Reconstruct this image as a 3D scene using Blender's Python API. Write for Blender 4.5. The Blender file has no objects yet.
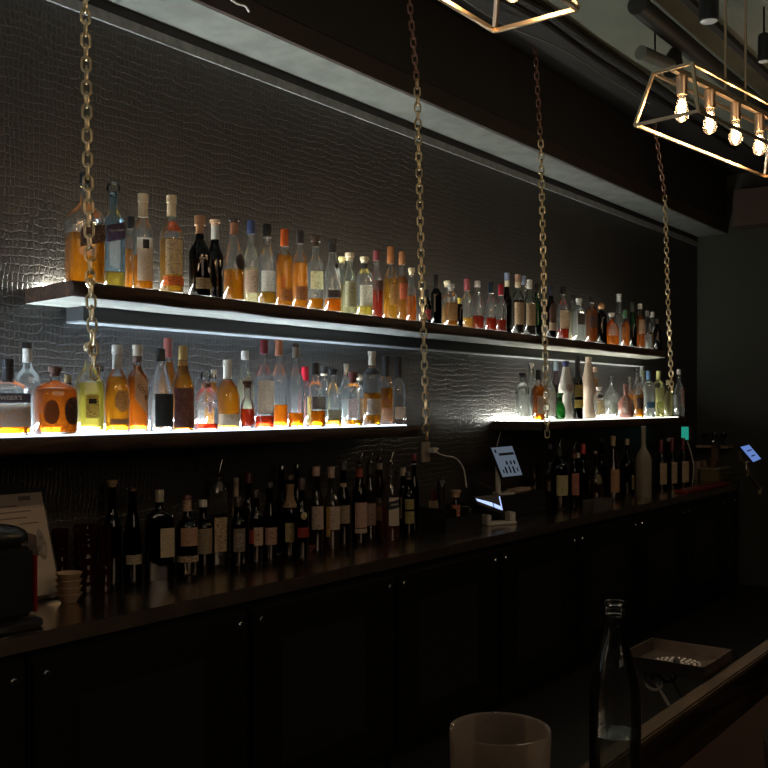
import bpy, bmesh, math, random
from mathutils import Vector, Matrix, noise
S = bpy.context.scene
C = S.collection
rnd = random.Random(7)
# ------------------------------------------------------------------ camera
F, CX, HY, H = 980.0, 384.0, 404.0, 1.57
TH = math.atan(731.0/980.0); CT, ST = math.cos(TH), math.sin(TH)
WY = 3.0                                    # distance from the camera to the back wall
cd = bpy.data.cameras.new('camera'); cam = bpy.data.objects.new('camera', cd); C.objects.link(cam)
cam.location = (0, -WY, H); cam.rotation_euler = (math.pi/2, 0, TH-math.pi/2)
cd.sensor_width = 36; cd.lens = 36*F/768; cd.shift_y = (HY-384)/768; cd.clip_start = 0.02
S.camera = cam
# ------------------------------------------------------------------ world, lights, exposure
w = bpy.data.worlds.new('world'); S.world = w; w.use_nodes = True
w.node_tree.nodes['Background'].inputs[0].default_value = (0.6, 0.5, 0.42, 1)
w.node_tree.nodes['Background'].inputs[1].default_value = 0.004
S.view_settings.view_transform = 'Standard'; S.view_settings.look = 'None'
S.view_settings.exposure = 0.0; S.view_settings.gamma = 1.0; S.view_settings.use_curve_mapping = False
S.cycles.use_denoising = True
S.cycles.caustics_reflective = False; S.cycles.caustics_refractive = False
S.cycles.max_bounces = 24; S.cycles.transparent_max_bounces = 40; S.cycles.transmission_bounces = 22
S.cycles.diffuse_bounces = 4; S.cycles.glossy_bounces = 4
S.cycles.sample_clamp_indirect = 4.0
LED_POWER = 100.0
PANEL_POWER = 2.4                            # radiance of the glowing boards added under the bottles to light their bases                              # radiance of the shelf strips
BULB_W = 2.0                                # watts of each pendant bulb
def light(name, kind, loc, energy, col, size=0.1, rot=None):
    d = bpy.data.lights.new(name, kind); d.energy = energy; d.color = col
    if kind == 'AREA': d.size = size
    else: d.shadow_soft_size = size
    o = bpy.data.objects.new(name, d); C.objects.link(o); o.location = loc
    if rot: o.rotation_euler = rot
    return o
WARM = (1.0, 0.72, 0.47)
# pendants of the same row that hang outside the frame, and an added soft area light for the unseen room behind the guests
for i, (x, y, z) in enumerate([(-0.4, -1.88, 2.56), (0.2, -1.88, 2.56), (5.6, -1.9, 2.56), (6.3, -1.9, 2.56)]):
    light('pendant_bulb_light', 'POINT', (x, y, z), 6.0, WARM, 0.05)
light('room_fill_light', 'AREA', (1.0, -5.4, 3.0), 24.0, (1, .74, .52), 2.4, (math.radians(35), 0, 0))

# ------------------------------------------------------------------ geometry of the photograph
def X_at(px, q):
    t = (px-CX)/F
    return q*(CT+t*ST)/(ST-t*CT)
def depth(x, q): return x*CT+q*ST
def P(px, py, q):
    """world point seen at pixel px,py on the vertical plane at distance q from the camera"""
    x = X_at(px, q); d = depth(x, q)
    return Vector((x, q-WY, H-(py-HY)*d/F))
def G(px, py, z):
    """world point seen at pixel px,py on the level z"""
    d = F*(H-z)/(py-HY); u = (px-CX)/F*d
    return Vector((d*CT+u*ST, d*ST-u*CT-WY, z))

# ------------------------------------------------------------------ materials
MATS = {}
def new_mat(name):
    m = bpy.data.materials.new(name); m.use_nodes = True
    nt = m.node_tree; nt.nodes.clear()
    out = nt.nodes.new('ShaderNodeOutputMaterial')
    return m, nt, out
def N(nt, t, **kw):
    n = nt.nodes.new(t)
    for k, v in kw.items():
        if k in n.inputs.keys() if isinstance(k, str) else False: n.inputs[k].default_value = v
        else: setattr(n, k, v)
    return n
def c4(c): return (c[0], c[1], c[2], 1)
def pbr(name, col, rough=.5, metal=0., spec=.5, bump=None, vary=None, coat=0.):
    key = ('pbr', name)
    if key in MATS: return MATS[key]
    m, nt, out = new_mat(name)
    b = nt.nodes.new('ShaderNodeBsdfPrincipled')
    b.inputs['Base Color'].default_value = c4(col); b.inputs['Roughness'].default_value = rough
    b.inputs['Metallic'].default_value = metal; b.inputs['Specular IOR Level'].default_value = spec
    b.inputs['Coat Weight'].default_value = coat
    nt.links.new(b.outputs[0], out.inputs[0])
    tc = nt.nodes.new('ShaderNodeTexCoord')
    if vary:
        sc, c2, amt = vary
        nz = nt.nodes.new('ShaderNodeTexNoise'); nz.inputs['Scale'].default_value = sc; nz.inputs['Detail'].default_value = 6
        mp = nt.nodes.new('ShaderNodeMapping'); nt.links.new(tc.outputs['Object'], mp.inputs[0]); nt.links.new(mp.outputs[0], nz.inputs['Vector'])
        if len(vary) > 3 if isinstance(vary, tuple) else False: pass
        rp = nt.nodes.new('ShaderNodeValToRGB'); rp.color_ramp.elements[0].position = .5-amt/2; rp.color_ramp.elements[1].position = .5+amt/2
        rp.color_ramp.elements[0].color = c4(col); rp.color_ramp.elements[1].color = c4(c2)
        nt.links.new(nz.outputs['Fac'], rp.inputs[0]); nt.links.new(rp.outputs[0], b.inputs['Base Color'])
    if bump:
        sc, st = bump
        nb = nt.nodes.new('ShaderNodeTexNoise'); nb.inputs['Scale'].default_value = sc; nb.inputs['Detail'].default_value = 5
        nt.links.new(tc.outputs['Object'], nb.inputs['Vector'])
        bp = nt.nodes.new('ShaderNodeBump'); bp.inputs['Strength'].default_value = st; bp.inputs['Distance'].default_value = .01
        nt.links.new(nb.outputs['Fac'], bp.inputs['Height']); nt.links.new(bp.outputs[0], b.inputs['Normal'])
    MATS[key] = m
    return m
def emis(name, col, st):
    m, nt, out = new_mat(name)
    e = nt.nodes.new('ShaderNodeEmission'); e.inputs[0].default_value = c4(col); e.inputs[1].default_value = st
    nt.links.new(e.outputs[0], out.inputs[0]); return m
def glass(tint, edge=.25, frost=0.0, refl=1.0):
    """thin bottle glass: see-through face-on, darker and mirror-like at the rim where the wall is seen edge-on"""
    key = ('glass', tuple(tint), edge, frost, refl)
    if key in MATS: return MATS[key]
    m, nt, out = new_mat('bottle_glass')
    lw = nt.nodes.new('ShaderNodeLayerWeight'); lw.inputs['Blend'].default_value = .5
    pw = nt.nodes.new('ShaderNodeMath'); pw.operation = 'POWER'; pw.inputs[1].default_value = 2.6
    nt.links.new(lw.outputs['Facing'], pw.inputs[0])
    mx = nt.nodes.new('ShaderNodeMix'); mx.data_type = 'RGBA'
    mx.inputs[6].default_value = c4(tint); mx.inputs[7].default_value = c4([v*edge for v in tint])
    nt.links.new(pw.outputs[0], mx.inputs[0])
    tr = nt.nodes.new('ShaderNodeBsdfTransparent'); nt.links.new(mx.outputs[2], tr.inputs[0])
    gl = nt.nodes.new('ShaderNodeBsdfAnisotropic') if hasattr(bpy.types, 'ShaderNodeBsdfAnisotropic') else nt.nodes.new('ShaderNodeBsdfGlossy')
    gl.inputs['Color'].default_value = (1, 1, 1, 1); gl.inputs['Roughness'].default_value = .05
    fr = nt.nodes.new('ShaderNodeFresnel'); fr.inputs[0].default_value = 1.5
    mu = nt.nodes.new('ShaderNodeMath'); mu.operation = 'MULTIPLY'; mu.inputs[1].default_value = refl; mu.use_clamp = True
    nt.links.new(fr.outputs[0], mu.inputs[0])
    rf = nt.nodes.new('ShaderNodeBsdfRefraction'); rf.inputs['IOR'].default_value = 1.25; rf.inputs['Roughness'].default_value = .04
    rf.inputs['Color'].default_value = c4(tint)
    m0 = nt.nodes.new('ShaderNodeMixShader'); p2 = nt.nodes.new('ShaderNodeMath'); p2.operation = 'MULTIPLY_ADD'; p2.inputs[1].default_value = .6; p2.inputs[2].default_value = .08; p2.use_clamp = True
    nt.links.new(pw.outputs[0], p2.inputs[0]); nt.links.new(p2.outputs[0], m0.inputs[0])
    nt.links.new(tr.outputs[0], m0.inputs[1]); nt.links.new(rf.outputs[0], m0.inputs[2])
    ms = nt.nodes.new('ShaderNodeMixShader'); nt.links.new(mu.outputs[0], ms.inputs[0])
    nt.links.new(m0.outputs[0], ms.inputs[1]); nt.links.new(gl.outputs[0], ms.inputs[2])
    last = ms
    if frost > 0:
        tl = nt.nodes.new('ShaderNodeBsdfTranslucent'); tl.inputs[0].default_value = c4(tint)
        df = nt.nodes.new('ShaderNodeBsdfDiffuse'); df.inputs[0].default_value = c4(tint)
        m1 = nt.nodes.new('ShaderNodeMixShader'); m1.inputs[0].default_value = .5
        nt.links.new(tl.outputs[0], m1.inputs[1]); nt.links.new(df.outputs[0], m1.inputs[2])
        m2 = nt.nodes.new('ShaderNodeMixShader'); m2.inputs[0].default_value = frost
        nt.links.new(ms.outputs[0], m2.inputs[1]); nt.links.new(m1.outputs[0], m2.inputs[2]); last = m2
    nt.links.new(last.outputs[0], out.inputs[0])
    MATS[key] = m; return m
def solid_glass(tint, rough=0.0, dust=.03):
    key = ('sg', tuple(tint), rough)
    if key in MATS: return MATS[key]
    m, nt, out = new_mat('solid_glass')
    g = nt.nodes.new('ShaderNodeBsdfGlass'); g.inputs['Color'].default_value = c4(tint); g.inputs['Roughness'].default_value = rough; g.inputs['IOR'].default_value = 1.45
    tl = nt.nodes.new('ShaderNodeBsdfTranslucent'); tl.inputs[0].default_value = c4(tint)
    a = nt.nodes.new('ShaderNodeMixShader'); a.inputs[0].default_value = dust
    nt.links.new(g.outputs[0], a.inputs[1]); nt.links.new(tl.outputs[0], a.inputs[2]); nt.links.new(a.outputs[0], out.inputs[0])
    MATS[key] = m; return m
def liquid(col):
    key = ('liq', tuple(col))
    if key in MATS: return MATS[key]
    m, nt, out = new_mat('liquor')
    rf = nt.nodes.new('ShaderNodeBsdfRefraction'); rf.inputs['Color'].default_value = c4(col)
    rf.inputs['Roughness'].default_value = .08; rf.inputs['IOR'].default_value = 1.33
    tl = nt.nodes.new('ShaderNodeBsdfTranslucent'); tl.inputs[0].default_value = c4(col)
    tr = nt.nodes.new('ShaderNodeBsdfTransparent'); tr.inputs[0].default_value = c4(col)
    a = nt.nodes.new('ShaderNodeMixShader'); a.inputs[0].default_value = .34
    nt.links.new(rf.outputs[0], a.inputs[1]); nt.links.new(tl.outputs[0], a.inputs[2])
    df = nt.nodes.new('ShaderNodeBsdfDiffuse'); df.inputs[0].default_value = c4(col)
    a2 = nt.nodes.new('ShaderNodeMixShader'); a2.inputs[0].default_value = .12
    nt.links.new(a.outputs[0], a2.inputs[1]); nt.links.new(df.outputs[0], a2.inputs[2]); a = a2
    b = nt.nodes.new('ShaderNodeMixShader'); b.inputs[0].default_value = .30
    nt.links.new(a.outputs[0], b.inputs[1]); nt.links.new(tr.outputs[0], b.inputs[2])
    nt.links.new(b.outputs[0], out.inputs[0])
    MATS[key] = m; return m
def paper(col, ink=None, sc=90., tl=.30):
    """printed paper: faint rows of print as the photograph shows, some light comes through from behind"""
    key = ('paper', tuple(col), tuple(ink) if ink else None, sc, tl)
    if key in MATS: return MATS[key]
    m, nt, out = new_mat('printed_paper')
    tc = nt.nodes.new('ShaderNodeTexCoord'); mp = nt.nodes.new('ShaderNodeMapping')
    mp.inputs['Scale'].default_value = (1.2, 1.2, 3.2); nt.links.new(tc.outputs['Object'], mp.inputs[0])
    nz = nt.nodes.new('ShaderNodeTexNoise'); nz.inputs['Scale'].default_value = sc; nz.inputs['Detail'].default_value = 2
    nt.links.new(mp.outputs[0], nz.inputs['Vector'])
    rp = nt.nodes.new('ShaderNodeValToRGB'); e = rp.color_ramp.elements
    ink = ink or [v*.45 for v in col]
    e[0].position = .36; e[0].color = c4(ink); e[1].position = .47; e[1].color = c4(col)
    nt.links.new(nz.outputs['Fac'], rp.inputs[0])
    d = nt.nodes.new('ShaderNodeBsdfPrincipled'); d.inputs['Roughness'].default_value = .55
    t = nt.nodes.new('ShaderNodeBsdfTranslucent')
    nt.links.new(rp.outputs[0], d.inputs['Base Color']); nt.links.new(rp.outputs[0], t.inputs[0])
    ms = nt.nodes.new('ShaderNodeMixShader'); ms.inputs[0].default_value = tl
    nt.links.new(d.outputs[0], ms.inputs[1]); nt.links.new(t.outputs[0], ms.inputs[2]); nt.links.new(ms.outputs[0], out.inputs[0])
    MATS[key] = m; return m
def plain(col, rough=.4, metal=0.):
    return pbr('paint_%d_%d_%d_%d_%d' % (col[0]*999, col[1]*999, col[2]*999, rough*99, metal*9), col, rough, metal)

def wall_mat():
    m, nt, out = new_mat('embossed_crocodile_wallcovering')
    b = nt.nodes.new('ShaderNodeBsdfPrincipled'); b.inputs['Base Color'].default_value = (.028, .025, .022, 1)
    b.inputs['Roughness'].default_value = .40; b.inputs['Specular IOR Level'].default_value = .75
    tc = nt.nodes.new('ShaderNodeTexCoord')
    def wavy(scale, amp):
        n1 = nt.nodes.new('ShaderNodeTexNoise'); n1.inputs['Scale'].default_value = scale; n1.inputs['Detail'].default_value = 1
        nt.links.new(tc.outputs['Object'], n1.inputs['Vector'])
        a = nt.nodes.new('ShaderNodeVectorMath'); a.operation = 'SUBTRACT'; a.inputs[1].default_value = (.5, .5, .5); nt.links.new(n1.outputs['Color'], a.inputs[0])
        s = nt.nodes.new('ShaderNodeVectorMath'); s.operation = 'SCALE'; s.inputs['Scale'].default_value = amp; nt.links.new(a.outputs[0], s.inputs[0])
        ad = nt.nodes.new('ShaderNodeVectorMath'); ad.operation = 'ADD'; nt.links.new(tc.outputs['Object'], ad.inputs[0]); nt.links.new(s.outputs[0], ad.inputs[1])
        return ad
    ad = wavy(7, .045)
    mp = nt.nodes.new('ShaderNodeMapping'); mp.inputs['Scale'].default_value = (54, 1, 35); nt.links.new(ad.outputs[0], mp.inputs[0])
    v = nt.nodes.new('ShaderNodeTexVoronoi'); v.feature = 'DISTANCE_TO_EDGE'; v.inputs['Randomness'].default_value = .28; v.inputs['Scale'].default_value = 1
    nt.links.new(mp.outputs[0], v.inputs['Vector'])
    r = nt.nodes.new('ShaderNodeMapRange'); r.inputs['From Max'].default_value = .16; nt.links.new(v.outputs['Distance'], r.inputs['Value'])
    bp = nt.nodes.new('ShaderNodeBump'); bp.inputs['Strength'].default_value = .45; bp.inputs['Distance'].default_value = .003
    nt.links.new(r.outputs[0], bp.inputs['Height']); nt.links.new(bp.outputs[0], b.inputs['Normal'])
    nt.links.new(b.outputs[0], out.inputs[0]); return m
def wood_mat(name, c1, c2, scale, rough=.5, bump=.4, axis='X', spec=.3):
    m, nt, out = new_mat(name)
    b = nt.nodes.new('ShaderNodeBsdfPrincipled'); b.inputs['Roughness'].default_value = rough; b.inputs['Specular IOR Level'].default_value = spec
    tc = nt.nodes.new('ShaderNodeTexCoord'); mp = nt.nodes.new('ShaderNodeMapping')
    mp.inputs['Scale'].default_value = (scale*.12, scale, scale) if axis == 'X' else (scale, scale, scale*.12)
    nt.links.new(tc.outputs['Object'], mp.inputs[0])
    nz = nt.nodes.new('ShaderNodeTexNoise'); nz.inputs['Scale'].default_value = 1; nz.inputs['Detail'].default_value = 8; nz.inputs['Distortion'].default_value = 1.2
    nt.links.new(mp.outputs[0], nz.inputs['Vector'])
    rp = nt.nodes.new('ShaderNodeValToRGB'); rp.color_ramp.elements[0].position = .35; rp.color_ramp.elements[1].position = .68
    rp.color_ramp.elements[0].color = c4(c1); rp.color_ramp.elements[1].color = c4(c2)
    nt.links.new(nz.outputs['Fac'], rp.inputs[0]); nt.links.new(rp.outputs[0], b.inputs['Base Color'])
    bp = nt.nodes.new('ShaderNodeBump'); bp.inputs['Strength'].default_value = bump; bp.inputs['Distance'].default_value = .004
    nt.links.new(nz.outputs['Fac'], bp.inputs['Height']); nt.links.new(bp.outputs[0], b.inputs['Normal'])
    nt.links.new(b.outputs[0], out.inputs[0]); return m

M_wall = wall_mat()
M_black = pbr('matt_black_paint', (.012, .011, .010), .7, bump=(40, .1))
M_side = pbr('dark_green_plaster', (.035, .040, .034), .8, bump=(60, .15))
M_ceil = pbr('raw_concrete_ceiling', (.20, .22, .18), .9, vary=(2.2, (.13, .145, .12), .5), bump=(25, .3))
M_soffit = pbr('pale_plaster_soffit', (.18, .20, .19), .7, vary=(9, (.13, .145, .14), .25), bump=(30, .15))
M_trim = pbr('glossy_ceiling_trim', (.24, .25, .25), .3, vary=(30, (.15, .16, .16), .3))
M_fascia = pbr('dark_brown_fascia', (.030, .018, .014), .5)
M_steel = pbr('brushed_steel_counter', (.70, .60, .51), .21, 1.0, bump=(180, .04), vary=(6, (.45, .40, .36), .6))
M_steelf = pbr('brushed_steel_edge', (.74, .58, .46), .34, 1.0, vary=(9, (.48, .39, .32), .4))
M_floor = pbr('dark_tile_floor', (.008, .007, .006), .6, bump=(30, .1))
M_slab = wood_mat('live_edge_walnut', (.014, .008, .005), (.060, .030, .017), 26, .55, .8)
M_slabu = wood_mat('pale_wood_underside', (.17, .165, .13), (.28, .27, .22), 14, .7, .3)  # upper shelf's underside, coloured paler than its front and top
M_bar = wood_mat('red_brown_bar_top', (.018, .007, .005), (.030, .011, .008), 9, .6, .06, 'X', .03)
M_bargrain = wood_mat('dark_grained_bar_band', (.002, .0015, .001), (.012, .008, .006), 16, .7, .2, 'X', .0)
M_railm = pbr('worn_brass_edge', (.085, .055, .032), .45, .5, vary=(12, (.045, .03, .017), .4))
M_cool = pbr('black_cooler_enamel', (.006, .006, .006), .35)
M_coolp = pbr('black_cooler_glass', (.014, .014, .015), .22)
M_chrome = pbr('chrome', (.65, .62, .58), .18, 1.0)
M_brass = pbr('brushed_brass', (.92, .68, .44), .34, 1.0)
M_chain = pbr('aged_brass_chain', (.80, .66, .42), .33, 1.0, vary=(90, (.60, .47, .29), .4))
M_chaind = pbr('dark_chain_metal', (.28, .16, .12), .4, 1.0)  # darker metal for the upper chain links and ceiling plates
M_led = emis('led_strip_light', (1.0, 1.0, .88), LED_POWER)
M_pan = emis('added_glow_board', (1.0, 1.0, .86), PANEL_POWER)
M_panc = emis('added_glow_board_cool', (.78, .89, 1.0), PANEL_POWER)
M_ledc = emis('led_strip_light_cool', (.70, .85, 1.0), LED_POWER*1.7)
M_alu = pbr('brushed_aluminium', (.55, .55, .53), .4, 1.0)
M_cable = pbr('black_rubber_cable', (.010, .010, .010), .55)
M_wcable = pbr('white_cable', (.62, .60, .56), .45)
M_wplas = pbr('white_plastic', (.60, .57, .52), .35)
M_bplas = pbr('black_plastic', (.012, .012, .012), .35)
M_red = pbr('dark_red_enamel', (.22, .012, .012), .35)

# ------------------------------------------------------------------ mesh helpers
def tag(o, label=None, cat=None, group=None, kind=None):
    if label: o['label'] = label
    if cat: o['category'] = cat
    if group: o['group'] = group
    if kind: o['kind'] = kind
    return o
def link(name, me, parent=None):
    o = bpy.data.objects.new(name, me); C.objects.link(o)
    if parent is not None: o.parent = parent
    return o
def empty(name, loc, rz=0.):
    o = bpy.data.objects.new(name, None); C.objects.link(o); o.location = loc; o.rotation_euler = (0, 0, rz)
    o.empty_display_size = .02
    return o
def mk(name, bm, mats, parent=None, smooth=False, keep=False):
    me = bpy.data.meshes.new(name)
    if not keep: bmesh.ops.recalc_face_normals(bm, faces=bm.faces[:])
    if smooth:
        for f in bm.faces: f.smooth = True
        lim = math.radians(42)
        for e in bm.edges:
            if len(e.link_faces) == 2 and e.calc_face_angle(0) > lim: e.smooth = False
    bm.to_mesh(me); bm.free()
    for m in (mats if isinstance(mats, (list, tuple)) else [mats]): me.materials.append(m)
    return link(name, me, parent)
def box(bm, lo, hi, mi=0, bevel=0.):
    vs = [bm.verts.new((x, y, z)) for x in (lo[0], hi[0]) for y in (lo[1], hi[1]) for z in (lo[2], hi[2])]
    fs = []
    for idx in ((0,1,3,2),(4,6,7,5),(0,4,5,1),(2,3,7,6),(0,2,6,4),(1,5,7,3)):
        f = bm.faces.new([vs[i] for i in idx]); f.material_index = mi; fs.append(f)
    if bevel:
        es = list({e for f in fs for e in f.edges})
        r = bmesh.ops.bevel(bm, geom=es, offset=bevel, segments=2, affect='EDGES')
        for f in r['faces']: f.material_index = mi
    return vs
def boxo(name, lo, hi, mat, parent=None, bevel=0.):
    bm = bmesh.new(); box(bm, lo, hi, 0, bevel); return mk(name, bm, mat, parent, smooth=bevel > 0)
def bar(bm, a, b, t, mi=0):
    """square bar of thickness t between two points"""
    a, b = Vector(a), Vector(b); d = (b-a).normalized()
    up = Vector((0, 0, 1)) if abs(d.z) < .9 else Vector((1, 0, 0))
    s = d.cross(up).normalized()*t/2; u = s.cross(d).normalized()*t/2
    A = [bm.verts.new(a+i*s+j*u) for i, j in ((-1,-1),(1,-1),(1,1),(-1,1))]
    B = [bm.verts.new(b+i*s+j*u) for i, j in ((-1,-1),(1,-1),(1,1),(-1,1))]
    for k in range(4):
        f = bm.faces.new((A[k], A[(k+1) % 4], B[(k+1) % 4], B[k])); f.material_index = mi
    bm.faces.new(A[::-1]).material_index = mi; bm.faces.new(B).material_index = mi
def tube(bm, pts, r, n=8, mi=0, closed=False):
    pts = [Vector(p) for p in pts]; rings = []
    L = len(pts); rr = r if isinstance(r, (list, tuple)) else [r]*L
    prev = None
    for i, p in enumerate(pts):
        if closed: d = (pts[(i+1) % L]-pts[i-1]).normalized()
        else: d = (pts[min(i+1, L-1)]-pts[max(i-1, 0)]).normalized()
        if prev is None:
            up = Vector((0, 0, 1)) if abs(d.z) < .9 else Vector((1, 0, 0)); s = d.cross(up).normalized()
        else: s = (prev-d*prev.dot(d)).normalized()
        prev = s; u = s.cross(d)
        rings.append([bm.verts.new(p+rr[i]*(math.cos(a)*s+math.sin(a)*u)) for a in [2*math.pi*k/n for k in range(n)]])
    m = L if closed else L-1
    for i in range(m):
        A, B = rings[i], rings[(i+1) % L]
        for k in range(n):
            f = bm.faces.new((A[k], A[(k+1) % n], B[(k+1) % n], B[k])); f.material_index = mi
    if not closed:
        bm.faces.new(rings[0][::-1]).material_index = mi; bm.faces.new(rings[-1]).material_index = mi
def arc_pts(ps, n=8):
    """smooth curve through the points"""
    ps = [Vector(p) for p in ps]; out = []
    for i in range(len(ps)-1):
        p0 = ps[max(i-1, 0)]; p1 = ps[i]; p2 = ps[i+1]; p3 = ps[min(i+2, len(ps)-1)]
        for k in range(n):
            t = k/n
            out.append(.5*((2*p1)+(-p0+p2)*t+(2*p0-5*p1+4*p2-p3)*t*t+(-p0+3*p1-3*p2+p3)*t**3))
    out.append(ps[-1]); return out
def lathe(bm, prof, n=20, mi=0, nn=None, dd=None, cx=0., cy=0., cap_bottom=True, cap_top=True):
    """prof: list of (z, r[, superellipse power, depth ratio])"""
    rings = []
    for p in prof:
        z, r = p[0], max(p[1], 1e-4)
        pw = p[2] if len(p) > 2 else 2.; dr = p[3] if len(p) > 3 else 1.
        ring = []
        for k in range(n):
            a = 2*math.pi*(k+.5)/n
            rr = r/((abs(math.cos(a))**pw+abs(math.sin(a))**pw)**(1/pw))
            ring.append(bm.verts.new((cx+rr*math.cos(a), cy+rr*math.sin(a)*dr, z)))
        rings.append(ring)
    for A, B in zip(rings, rings[1:]):
        for k in range(n):
            f = bm.faces.new((A[k], A[(k+1) % n], B[(k+1) % n], B[k])); f.material_index = mi
    if cap_bottom: bm.faces.new(rings[0][::-1]).material_index = mi
    if cap_top: bm.faces.new(rings[-1]).material_index = mi
def lathe_o(name, prof, mat, parent=None, n=20, **kw):
    bm = bmesh.new(); lathe(bm, prof, n, **kw); return mk(name, bm, mat, parent, True)
def text_mesh(s, size, bend=None, flip=0.):
    cu = bpy.data.curves.new('lettering', 'FONT'); cu.body = s; cu.size = size; cu.align_x = 'CENTER'; cu.align_y = 'CENTER'; cu.extrude = .0003
    o = bpy.data.objects.new('lettering', cu); C.objects.link(o)
    dg = bpy.context.evaluated_depsgraph_get(); dg.update()
    me = bpy.data.meshes.new_from_object(o.evaluated_get(dg)); me.name = 'lettering'
    bpy.data.objects.remove(o); bpy.data.curves.remove(cu)
    return me
def struct(name, bm, mat, label=None):
    o = mk(name, bm, mat); o['kind'] = 'structure'
    return o
def sbox(name, lo, hi, mat):
    o = boxo(name, lo, hi, mat); o['kind'] = 'structure'; return o

# ------------------------------------------------------------------ room shell
XR, XL, YF, ZC = 8.71, -4.0, -8.0, 3.60
def qy(q): return q-WY
sbox('floor', (XL, YF, -.1), (XR+.1, .1, 0), M_floor)
sbox('wall_back', (XL, 0, 0), (XR, .1, ZC), M_wall)
sbox('wall_right', (XR, YF, 0), (XR+.1, .1, ZC), M_side)
sbox('wall_left', (XL-.1, YF, 0), (XL, .1, ZC), M_black)
sbox('wall_front', (XL, YF-.1, 0), (XR, YF, ZC), M_black)
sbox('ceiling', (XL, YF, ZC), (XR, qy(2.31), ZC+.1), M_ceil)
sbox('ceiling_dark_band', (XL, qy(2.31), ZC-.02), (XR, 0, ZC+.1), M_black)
# wall trim, dark gap and lit soffit
sbox('trim_1', (XL, -.012, 2.983), (XR, 0, 3.022), M_trim)
sbox('trim_2', (XL, -.004, 3.022), (X_at(698, 3), 0, 3.065), M_black)
bm = bmesh.new(); box(bm, (XL, qy(2.745), 3.066), (XR, 0, 3.09)); struct('ceiling_soffit', bm, M_soffit)
sbox('ceiling_soffit_fascia', (XL, qy(2.735), 3.092), (XR, 0, ZC-.02), M_black)
sbox('trim_3', (XL, qy(2.727), 3.068), (XR, qy(2.7449), 3.16), M_fascia)
sbox('trim_4', (XL, qy(2.722), 3.16), (XR, qy(2.735), 3.178), M_black)
# brown bulkhead against the right wall
sbox('ceiling_bulkhead', (8.52, -4.5, 3.09), (XR, qy(2.62), 3.40), pbr('brown_bulkhead_paint', (.060, .036, .028), .6))
# pale wall-edge strip where the light panel ends under the upper shelf
sbox('trim_5', (7.40, -.018, 1.73), (7.44, 0, 1.905), M_trim)

# ------------------------------------------------------------------ shelves
ZU, ZUB, ZL, ZLB = 1.965, 1.914, 1.467, 1.416
def slab(name, x0f, x1f, x0b, x1b, z0, z1, label, under, rough=.008, amp=.006):
    bm = bmesh.new(); n = int((x1f-x0f)/.05); R = {}
    nv = 4
    for i in range(n+1):
        t = i/n
        xf = x0f+(x1f-x0f)*t; xb = x0b+(x1b-x0b)*t
        for j in range(nv+1):
            s = j/nv
            nz = noise.noise(Vector((xf*6, s*3, z0*10)))*amp+noise.noise(Vector((xf*23, s*7, 3)))*amp*.5
            zz = z0+(z1-z0)*s
            if j == 0: zz += noise.noise(Vector((xf*4, 9, s)))*rough*.5*(1 if j else 1)
            R[i, j] = bm.verts.new((xf, qy(2.66)+nz+(.006*(2*s-1)**2), zz))
        R[i, 'tb'] = bm.verts.new((xb, -.002, z1)); R[i, 'bb'] = bm.verts.new((xb, -.002, z0))
    for i in range(n):
        for j in range(nv):
            f = bm.faces.new((R[i, j], R[i+1, j], R[i+1, j+1], R[i, j+1])); f.smooth = True
        bm.faces.new((R[i, nv], R[i+1, nv], R[i+1, 'tb'], R[i, 'tb']))
        f = bm.faces.new((R[i, 0], R[i, 'bb'], R[i+1, 'bb'], R[i+1, 0])); f.material_index = 1
        bm.faces.new((R[i, 'tb'], R[i+1, 'tb'], R[i+1, 'bb'], R[i, 'bb']))
    for i in (0, n):
        bm.faces.new([R[i, j] for j in range(nv+1)]+[R[i, 'tb'], R[i, 'bb']])
    o = mk(name, bm, [M_slab, under]); tag(o, label, 'shelf', 'dark wooden bottle shelves'); return o
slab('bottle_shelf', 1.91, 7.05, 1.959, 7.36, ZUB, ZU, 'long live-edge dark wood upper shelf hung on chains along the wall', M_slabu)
slab('bottle_shelf', -1.2, 3.88, -1.2, 3.88, ZLB, ZL, 'lower left dark wood shelf holding the brightly lit whisky bottles', M_slab, .002, .002)
slab('bottle_shelf', 5.11, 7.51, 5.11, 7.51, ZLB, ZL, 'lower right dark wood shelf behind the tablet with white glowing left end', M_slab, .002, .002)
bm = bmesh.new(); box(bm, (2.125, qy(2.90), ZUB-.050), (7.25, -.001, ZUB-.001))
tag(mk('shelf_ledger', bm, pbr('dark_ledger_paint', (.035, .036, .036), .5, bump=(40, .2))), 'long dark ledger beam with its lit lower edge painted pale fixed beneath the upper shelf', 'beam')
boxo('painted_lit_edge', (2.125, qy(2.895), ZUB-.056), (7.25, -.001, ZUB-.0505), M_trim, bpy.data.objects['shelf_ledger'])  # pale strip puts the light on the beam's underside into its colour
def led(x0, x1, z, label, mat=M_led):
    r = empty('led_strip', (x0, 0, z))
    boxo('housing', (0, -.034, .0005), (x1-x0, -.002, .004), M_alu, r)
    bm = bmesh.new()
    vs = [bm.verts.new(p) for p in ((0, -.030, .0045), (x1-x0, -.030, .0045), (x1-x0, -.004, .0045), (0, -.004, .0045),
                                    (0, -.030, .014), (x1-x0, -.030, .014), (x1-x0, -.010, .022), (0, -.010, .022))]
    for f in ((0,1,2,3), (4,7,6,5), (0,4,5,1), (1,5,6,2), (2,6,7,3), (3,7,4,0)): bm.faces.new([vs[i] for i in f])
    mk('diffuser', bm, mat, r)
    bm = bmesh.new(); box(bm, (0, -.300, .0004), (x1-x0, -.036, .0050))  # glowing board added so that the bottle bases light up
    mk('added_glow_board', bm, M_panc if mat is M_ledc else M_pan, r)
    tag(r, label, 'light strip', 'led strips on the shelves')
M_ledd = emis('led_strip_light_dim', (1.0, .98, .86), LED_POWER*.30)
led(2.02, 3.95, ZU, 'white led strip glowing along the wall left of the second chain on the upper shelf')
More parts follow.
